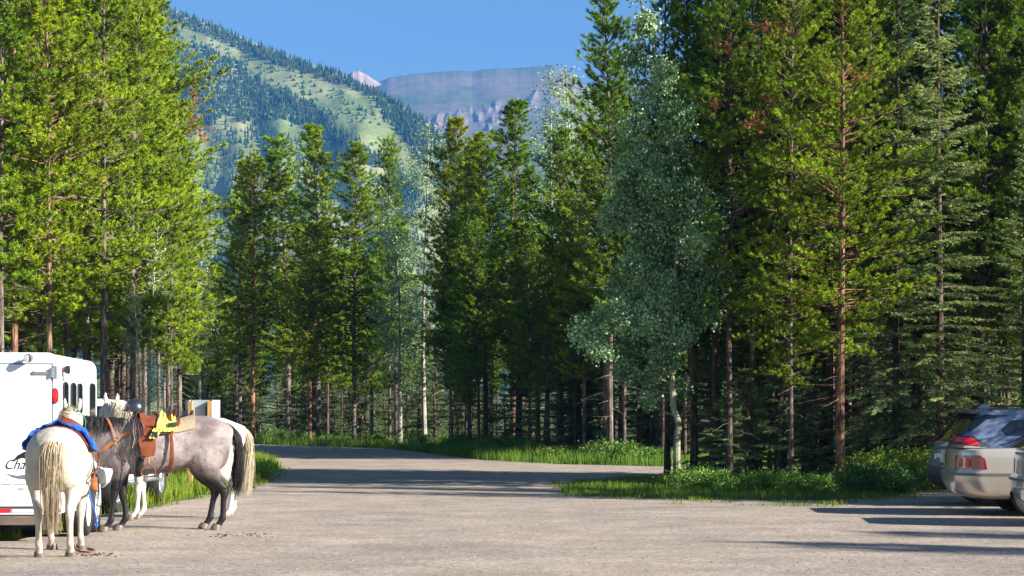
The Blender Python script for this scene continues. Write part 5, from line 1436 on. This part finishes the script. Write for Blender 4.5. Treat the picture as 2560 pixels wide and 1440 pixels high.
def poly_test(poly):
    SNAPS.append(poly)
    def f(a, b):
        c = False; j = len(poly) - 1
        for i in range(len(poly)):
            xi, yi = poly[i]; xj, yj = poly[j]
            if (yi > b) != (yj > b) and a < (xj - xi) * (b - yi) / (yj - yi) + xi: c = not c
            j = i
        return c
    return f
M_silver = mat('silver blue paint', (.15, .19, .29), .25, .3, var=.04, coat=1.0, scale=2)
M_champ = mat('champagne paint', (.58, .51, .42), .28, .45, var=.04, coat=1.0, scale=2)
M_light = mat('pale silver paint', (.55, .62, .66), .25, .4, var=.04, coat=1.0, scale=2)

def dirt_cover(*a): pass
# silver SUV: local x forward, z up, rear at x = 0
def suv(x, y, rz, label, paint, name='parked_suv', roofm=None):
    o = thing(name, label, 'car', (x, y, 0), rz); SNAPS.clear()
    lv = [(.30, .16, 4.35, .80, .25, .4), (.34, .06, 4.5, .88, .30, .5), (.50, .0, 4.58, .915, .33, .55), (.66, .0, 4.60, .925, .33, .55), (.74, .05, 4.60, .92, .33, .55), (.95, .09, 4.55, .915, .30, .6), (1.02, .07, 4.2, .905, .28, .6), (1.10, .10, 3.45, .885, .26, .5),
          (1.16, .16, 3.25, .845, .24, .4), (1.35, .33, 2.95, .775, .22, .3), (1.50, .46, 2.70, .715, .22, .3), (1.58, .50, 2.55, .675, .22, .3), (1.63, .55, 2.4, .62, .3, .3), (1.66, .80, 2.1, .45, .3, .3), (1.67, 1.2, 1.8, .15, .1, .1)]
    w1 = poly_test([(.82, 1.29), (.90, 1.20), (1.24, 1.18), (1.30, 1.47), (1.02, 1.46)]); w2 = poly_test([(1.29, 1.18), (2.35, 1.17), (2.30, 1.48), (1.35, 1.48)]); wf = poly_test([(2.42, 1.13), (3.05, 1.13), (2.7, 1.45), (2.38, 1.49)])
    qd = poly_test([(.34, 1.32), (.28, 1.24), (.60, 1.47), (1.0, 1.54), (.60, 1.56), (.45, 1.50)])
    lamp = poly_test([(-.1, 1.17), (.30, 1.17), (.42, 1.07), (.40, 1.035), (.22, 1.03), (.12, 1.09), (-.1, 1.12)])
    lampb = poly_test([(-.1, 1.20), (.34, 1.19), (.48, 1.09), (.70, .99), (.40, .98), (.10, .98), (-.1, 1.02)])
    regs = [('window', lambda a, b, c: abs(b) > .6 and (w1(a, c) or w2(a, c) or wf(a, c)), M_glass, .003),
            ('quarter_panel', lambda a, b, c: abs(b) > .55 and qd(a, c), M_glass, .003),
            ('windscreen', lambda a, b, c: 1.15 < c < 1.55 and a > 2.4 and abs(b) < .66, M_glass, .003),
            ('tail_light', lambda a, b, c: abs(b) > .42 and lamp(a, c) and a < .5, M_red, .010),
            ('lamp_surround', lambda a, b, c: abs(b) > .42 and lampb(a, c), M_trimblk, .006),
            ('rear_window', lambda a, b, c: 1.10 < c < 1.57 and abs(b) < .70 and a < .52, M_glass, .003),
            ('bumper', lambda a, b, c: c < .66 and (a < .45 or c < .40), M_trimblk, .006),
            ('cladding', lambda a, b, c: c < .46 or math.hypot(a - .90, c - .36) < .47, M_trimblk, .006)]
    car_body(o, lv, paint, regs, [(.90, .36, .40), (3.62, .36, .40)])
    mb = MB(); mb.box((2.3, 0, .36), (3.9, 1.4, .2)); mb.build('underbody', M_under, o)
    for ax in (.90, 3.62):
        for s in (-1, 1): wheel(o, (ax, s * .80, .35), .35, .22, s, 5)
    mb = MB(); mb.prism([(.66, 1.66), (.76, 1.735), (.80, 1.738), (.95, 1.665)], -.02, .02); mb.build('antenna_fin', M_silver, o, .008, True)
    for s in (-1, 1):
        mb = MB(); mb.tube(spline([(.72, s * .60, 1.62), (.85, s * .60, 1.68), (1.6, s * .60, 1.71), (2.2, s * .58, 1.67), (2.35, s * .58, 1.60)], 20), .016, 8); mb.build('roof_rail', M_trimblk, o, 0, True)
    mb = MB(); mb.prism([(.34, 1.585), (.40, 1.565), (.75, 1.60), (.75, 1.655)], -.54, .54); mb.build('spoiler', M_trimblk, o, .01, True)
    mb = MB(); mb.box((.015, 0, .82), (.02, .34, .13)); mb.box((.012, .25, .82), (.02, .1, .12)); mb.build('number_plate', M_plate, o, .003)
    mb = MB(); mb.box((-.002, -.6, .60), (.03, .16, .035)); mb.build('reflector', M_red, o, .003)
    mb = MB(); mb.tube([(.62, -.815, 1.155), (1.35, -.845, 1.115), (2.4, -.86, 1.115)], .006, 6); mb.build('window_trim', M_chrome, o)
    return o
suv(X(2358, 31.6), 31.9, R(3.5), 'silver blue hatch with slanted red lamp and shark fin antenna behind the champagne sedan', M_silver)

def sedan(x, y, rz, label, paint, name='parked_sedan'):
    o = thing(name, label, 'car', (x, y, 0), rz); SNAPS.clear()
    lv = [(.26, .30, 4.7, .76, .25, .4), (.30, .16, 4.8, .85, .30, .5), (.36, .08, 4.85, .90, .33, .55), (.52, .0, 4.90, .915, .34, .55), (.66, -.01, 4.90, .925, .34, .55), (.70, .05, 4.88, .92, .32, .55), (.92, .06, 4.7, .905, .28, .6), (.985, .07, 4.3, .89, .26, .6), (1.02, .08, 3.8, .875, .25, .5),
          (1.035, .16, 3.7, .845, .24, .5), (1.05, .95, 3.6, .81, .2, .5), (1.22, 1.30, 3.2, .72, .2, .3), (1.36, 1.62, 2.9, .64, .2, .3), (1.42, 1.80, 2.7, .58, .3, .3), (1.45, 2.1, 2.4, .3, .2, .2)]
    sw = poly_test([(1.12, 1.07), (2.0, 1.06), (2.0, 1.36), (1.66, 1.35), (1.35, 1.22)])
    lamp = poly_test([(-.2, .92), (.30, .93), (.37, .88), (.40, .72), (-.2, .72)])
    regs = [('rear_window', lambda a, b, c: 1.055 < c < 1.40 and a < 1.75 and abs(b) < .68, M_glassg, .003),
            ('window', lambda a, b, c: abs(b) > .5 and (sw(a, c) or (2.08 < a < 3.1 and 1.07 < c < 1.36)), M_glass, .003),
            ('windscreen', lambda a, b, c: 1.08 < c < 1.38 and a > 2.85, M_glass, .003),
            ('tail_light', lambda a, b, c: abs(b) > .42 and lamp(a, c), M_dkred, .008),
            ('bumper_strip', lambda a, b, c: .625 < c < .66 and (a < .95), M_grey, .005)]
    car_body(o, lv, paint, regs, [(1.12, .33, .37), (3.95, .33, .37)])
    mb = MB(); mb.box((2.4, 0, .33), (4.2, 1.4, .2)); mb.build('underbody', M_under, o)
    for ax in (1.12, 3.95):
        for s in (-1, 1): wheel(o, (ax, s * .80, .33), .33, .21, s, 7)
    for s in (-1, 1):
        for dx, mm in ((.12, M_red), (.315, M_red)):
            mb = MB(); mb.box((dx, s * .888 - s * max(0, (.24 - dx)) * .45, .82), (.06, .03, .14), Matrix.Rotation(s * max(0, .26 - dx) * 3.2, 3, 'Z')); mb.build('lamp_lens', mm, o, .008, True)
    mb = MB(); mb.prism([(.06, 1.045), (.10, 1.075), (.22, 1.075), (.42, 1.045)], -.72, .72); mb.build('trunk_lip', paint, o, .008, True)
    mb = MB(); mb.box((-.03, 0, .58), (.02, .34, .13)); mb.box((-.035, .05, .58), (.02, .2, .05)); mb.build('number_plate', M_plate, o, .003)
    return o
M_glassg = mat('green tinted glass', (.02, .03, .018), .05, var=.2, spec=.8)
sedan(X(2383, 28.9), 29.1, R(-3.5), 'champagne sedan with dark red lamps in front of the silver hatch', M_champ)
sedan(X(2552, 26.2), 26.3, R(-6), 'pale silver car cut by the right picture edge, nearest of the three', M_light)

# ------------------------------------------------------------------ white pickup ahead of the trailer
def pickup(x, y, rz, label):
    o = thing('pickup_truck', label, 'truck', (x, y, 0), rz); SNAPS.clear()
    lv = [(.42, .10, 5.3, .86, .2, .4), (.50, .02, 5.42, .95, .12, .4), (.62, .0, 5.45, .98, .12, .4), (.95, .0, 5.45, .99, .10, .4), (1.10, .02, 5.42, .98, .10, .4), (1.17, .03, 5.3, .955, .10, .4), (1.19, 1.75, 4.0, .90, .12, .2), (1.22, 1.80, 3.95, .88, .12, .2), (1.50, 1.92, 3.6, .80, .14, .2), (1.72, 2.0, 3.3, .73, .16, .2), (1.80, 2.1, 3.15, .66, .2, .2), (1.83, 2.4, 2.9, .3, .2, .2)]
    sw = poly_test([(1.98, 1.24), (2.62, 1.24), (2.62, 1.68), (2.08, 1.68)]); sw2 = poly_test([(2.72, 1.24), (3.62, 1.24), (3.3, 1.68), (2.72, 1.68)])
    regs = [('rear_window', lambda a, b, c: 1.25 < c < 1.70 and a < 2.05 and abs(b) < .62, M_glass, .003), ('window', lambda a, b, c: abs(b) > .6 and (sw(a, c) or sw2(a, c)), M_glass, .003),
            ('windscreen', lambda a, b, c: 1.25 < c < 1.70 and a > 3.2, M_glass, .003),
            ('head_light', lambda a, b, c: abs(b) > .6 and .80 < c < 1.0 and a > 5.1, M_clear, .008), ('tail_light', lambda a, b, c: abs(b) > .84 and .85 < c < 1.12 and a < .12, M_red, .005)]
    car_body(o, lv, M_white_p, regs, [(1.05, .40, .46), (4.5, .40, .46)])
    mb = MB(); mb.box((2.7, 0, .46), (4.9, 1.3, .22)); mb.build('underbody', M_under, o)
    for ax in (1.05, 4.5):
        for s in (-1, 1): wheel(o, (ax, s * .86, .40), .40, .27, s, 6)
    for s in (-1, 1):
        mb = MB(); mb.tube([(1.65, s * 1.0, .44), (3.85, s * 1.0, .44)], [(.07, .03)] * 2, 8, (0, 1, 0)); mb.build('running_board', M_alu, o, 0, True)
    mb = MB(); mb.prism([(5.38, .42), (5.52, .46), (5.54, .66), (5.40, .70)], -.95, .95); mb.build('front_bumper', M_chrome, o, .02, True)
    mb = MB(); mb.box((-.07, 0, .60), (.14, 1.7, .16)); mb.build('rear_bumper', M_chrome, o, .02, True)
    for s in (-1, 1):
        mb = MB(); mb.box((3.62, s * 1.08, 1.30), (.10, .20, .26)); mb.box((3.62, s * .97, 1.22), (.05, .1, .05)); mb.build('wing_mirror', M_trimblk, o, .02, True)
    return o
pk = pickup(-7.25, 28.2, R(89.5), 'white pickup truck parked between the trailer and the sign boards')

# ------------------------------------------------------------------ back of the notice boards
ND = 38.0
NB = thing('notice_board', 'grey angled notice boards on two wooden posts, seen from behind', 'notice board', (X(503, ND), ND, 0), 0)
nx = lambda px: X(px, ND) - X(503, ND); zt = W(0, 1000, ND)[2]; zb_ = W(0, 1100, ND)[2]
M_board = mat('grey board back', (.36, .42, .46), .7, var=.06, scale=4); M_post = mat('timber post', (.48, .27, .10), .85, var=.3, scale=12, stretch=(1, 1, .15))
for a, ya, b, yb in ((460, .25, 476, -.02), (481, .02, 523, .02), (530, -.02, 547, .10)):
    mb = MB(); A = Vector((nx(a), ya, 0)); Bv = Vector((nx(b), yb, 0)); d = (Bv - A); nrm = Vector((-d.y, d.x, 0)).normalized() * .02
    mb.add([A + nrm + Vector((0, 0, zb_)), Bv + nrm + Vector((0, 0, zb_)), Bv + nrm + Vector((0, 0, zt)), A + nrm + Vector((0, 0, zt)), A - nrm + Vector((0, 0, zb_)), Bv - nrm + Vector((0, 0, zb_)), Bv - nrm + Vector((0, 0, zt)), A - nrm + Vector((0, 0, zt))],
           [(0, 1, 2, 3), (4, 7, 6, 5), (0, 4, 5, 1), (1, 5, 6, 2), (2, 6, 7, 3), (3, 7, 4, 0)])
    mb.build('panel', M_board, NB)
for px in (477, 526):
    mb = MB(); mb.box((nx(px), -.06, (zt - .02 - .1) / 2), (.095, .095, zt + .08)); mb.build('post', M_post, NB, .006)
for px, w_ in ((518, .07),):
    mb = MB(); mb.prism([(nx(515), zb_), (nx(521), zb_), (nx(521), zt - .05), (nx(515), zt - .16)], -.05, -.0); mb.build('gusset', M_trimblk, NB)
mb = MB(); mb.box((nx(543), .07, zt - .03), (.06, .005, .04)); mb.build('red_label', M_tapeR, NB)
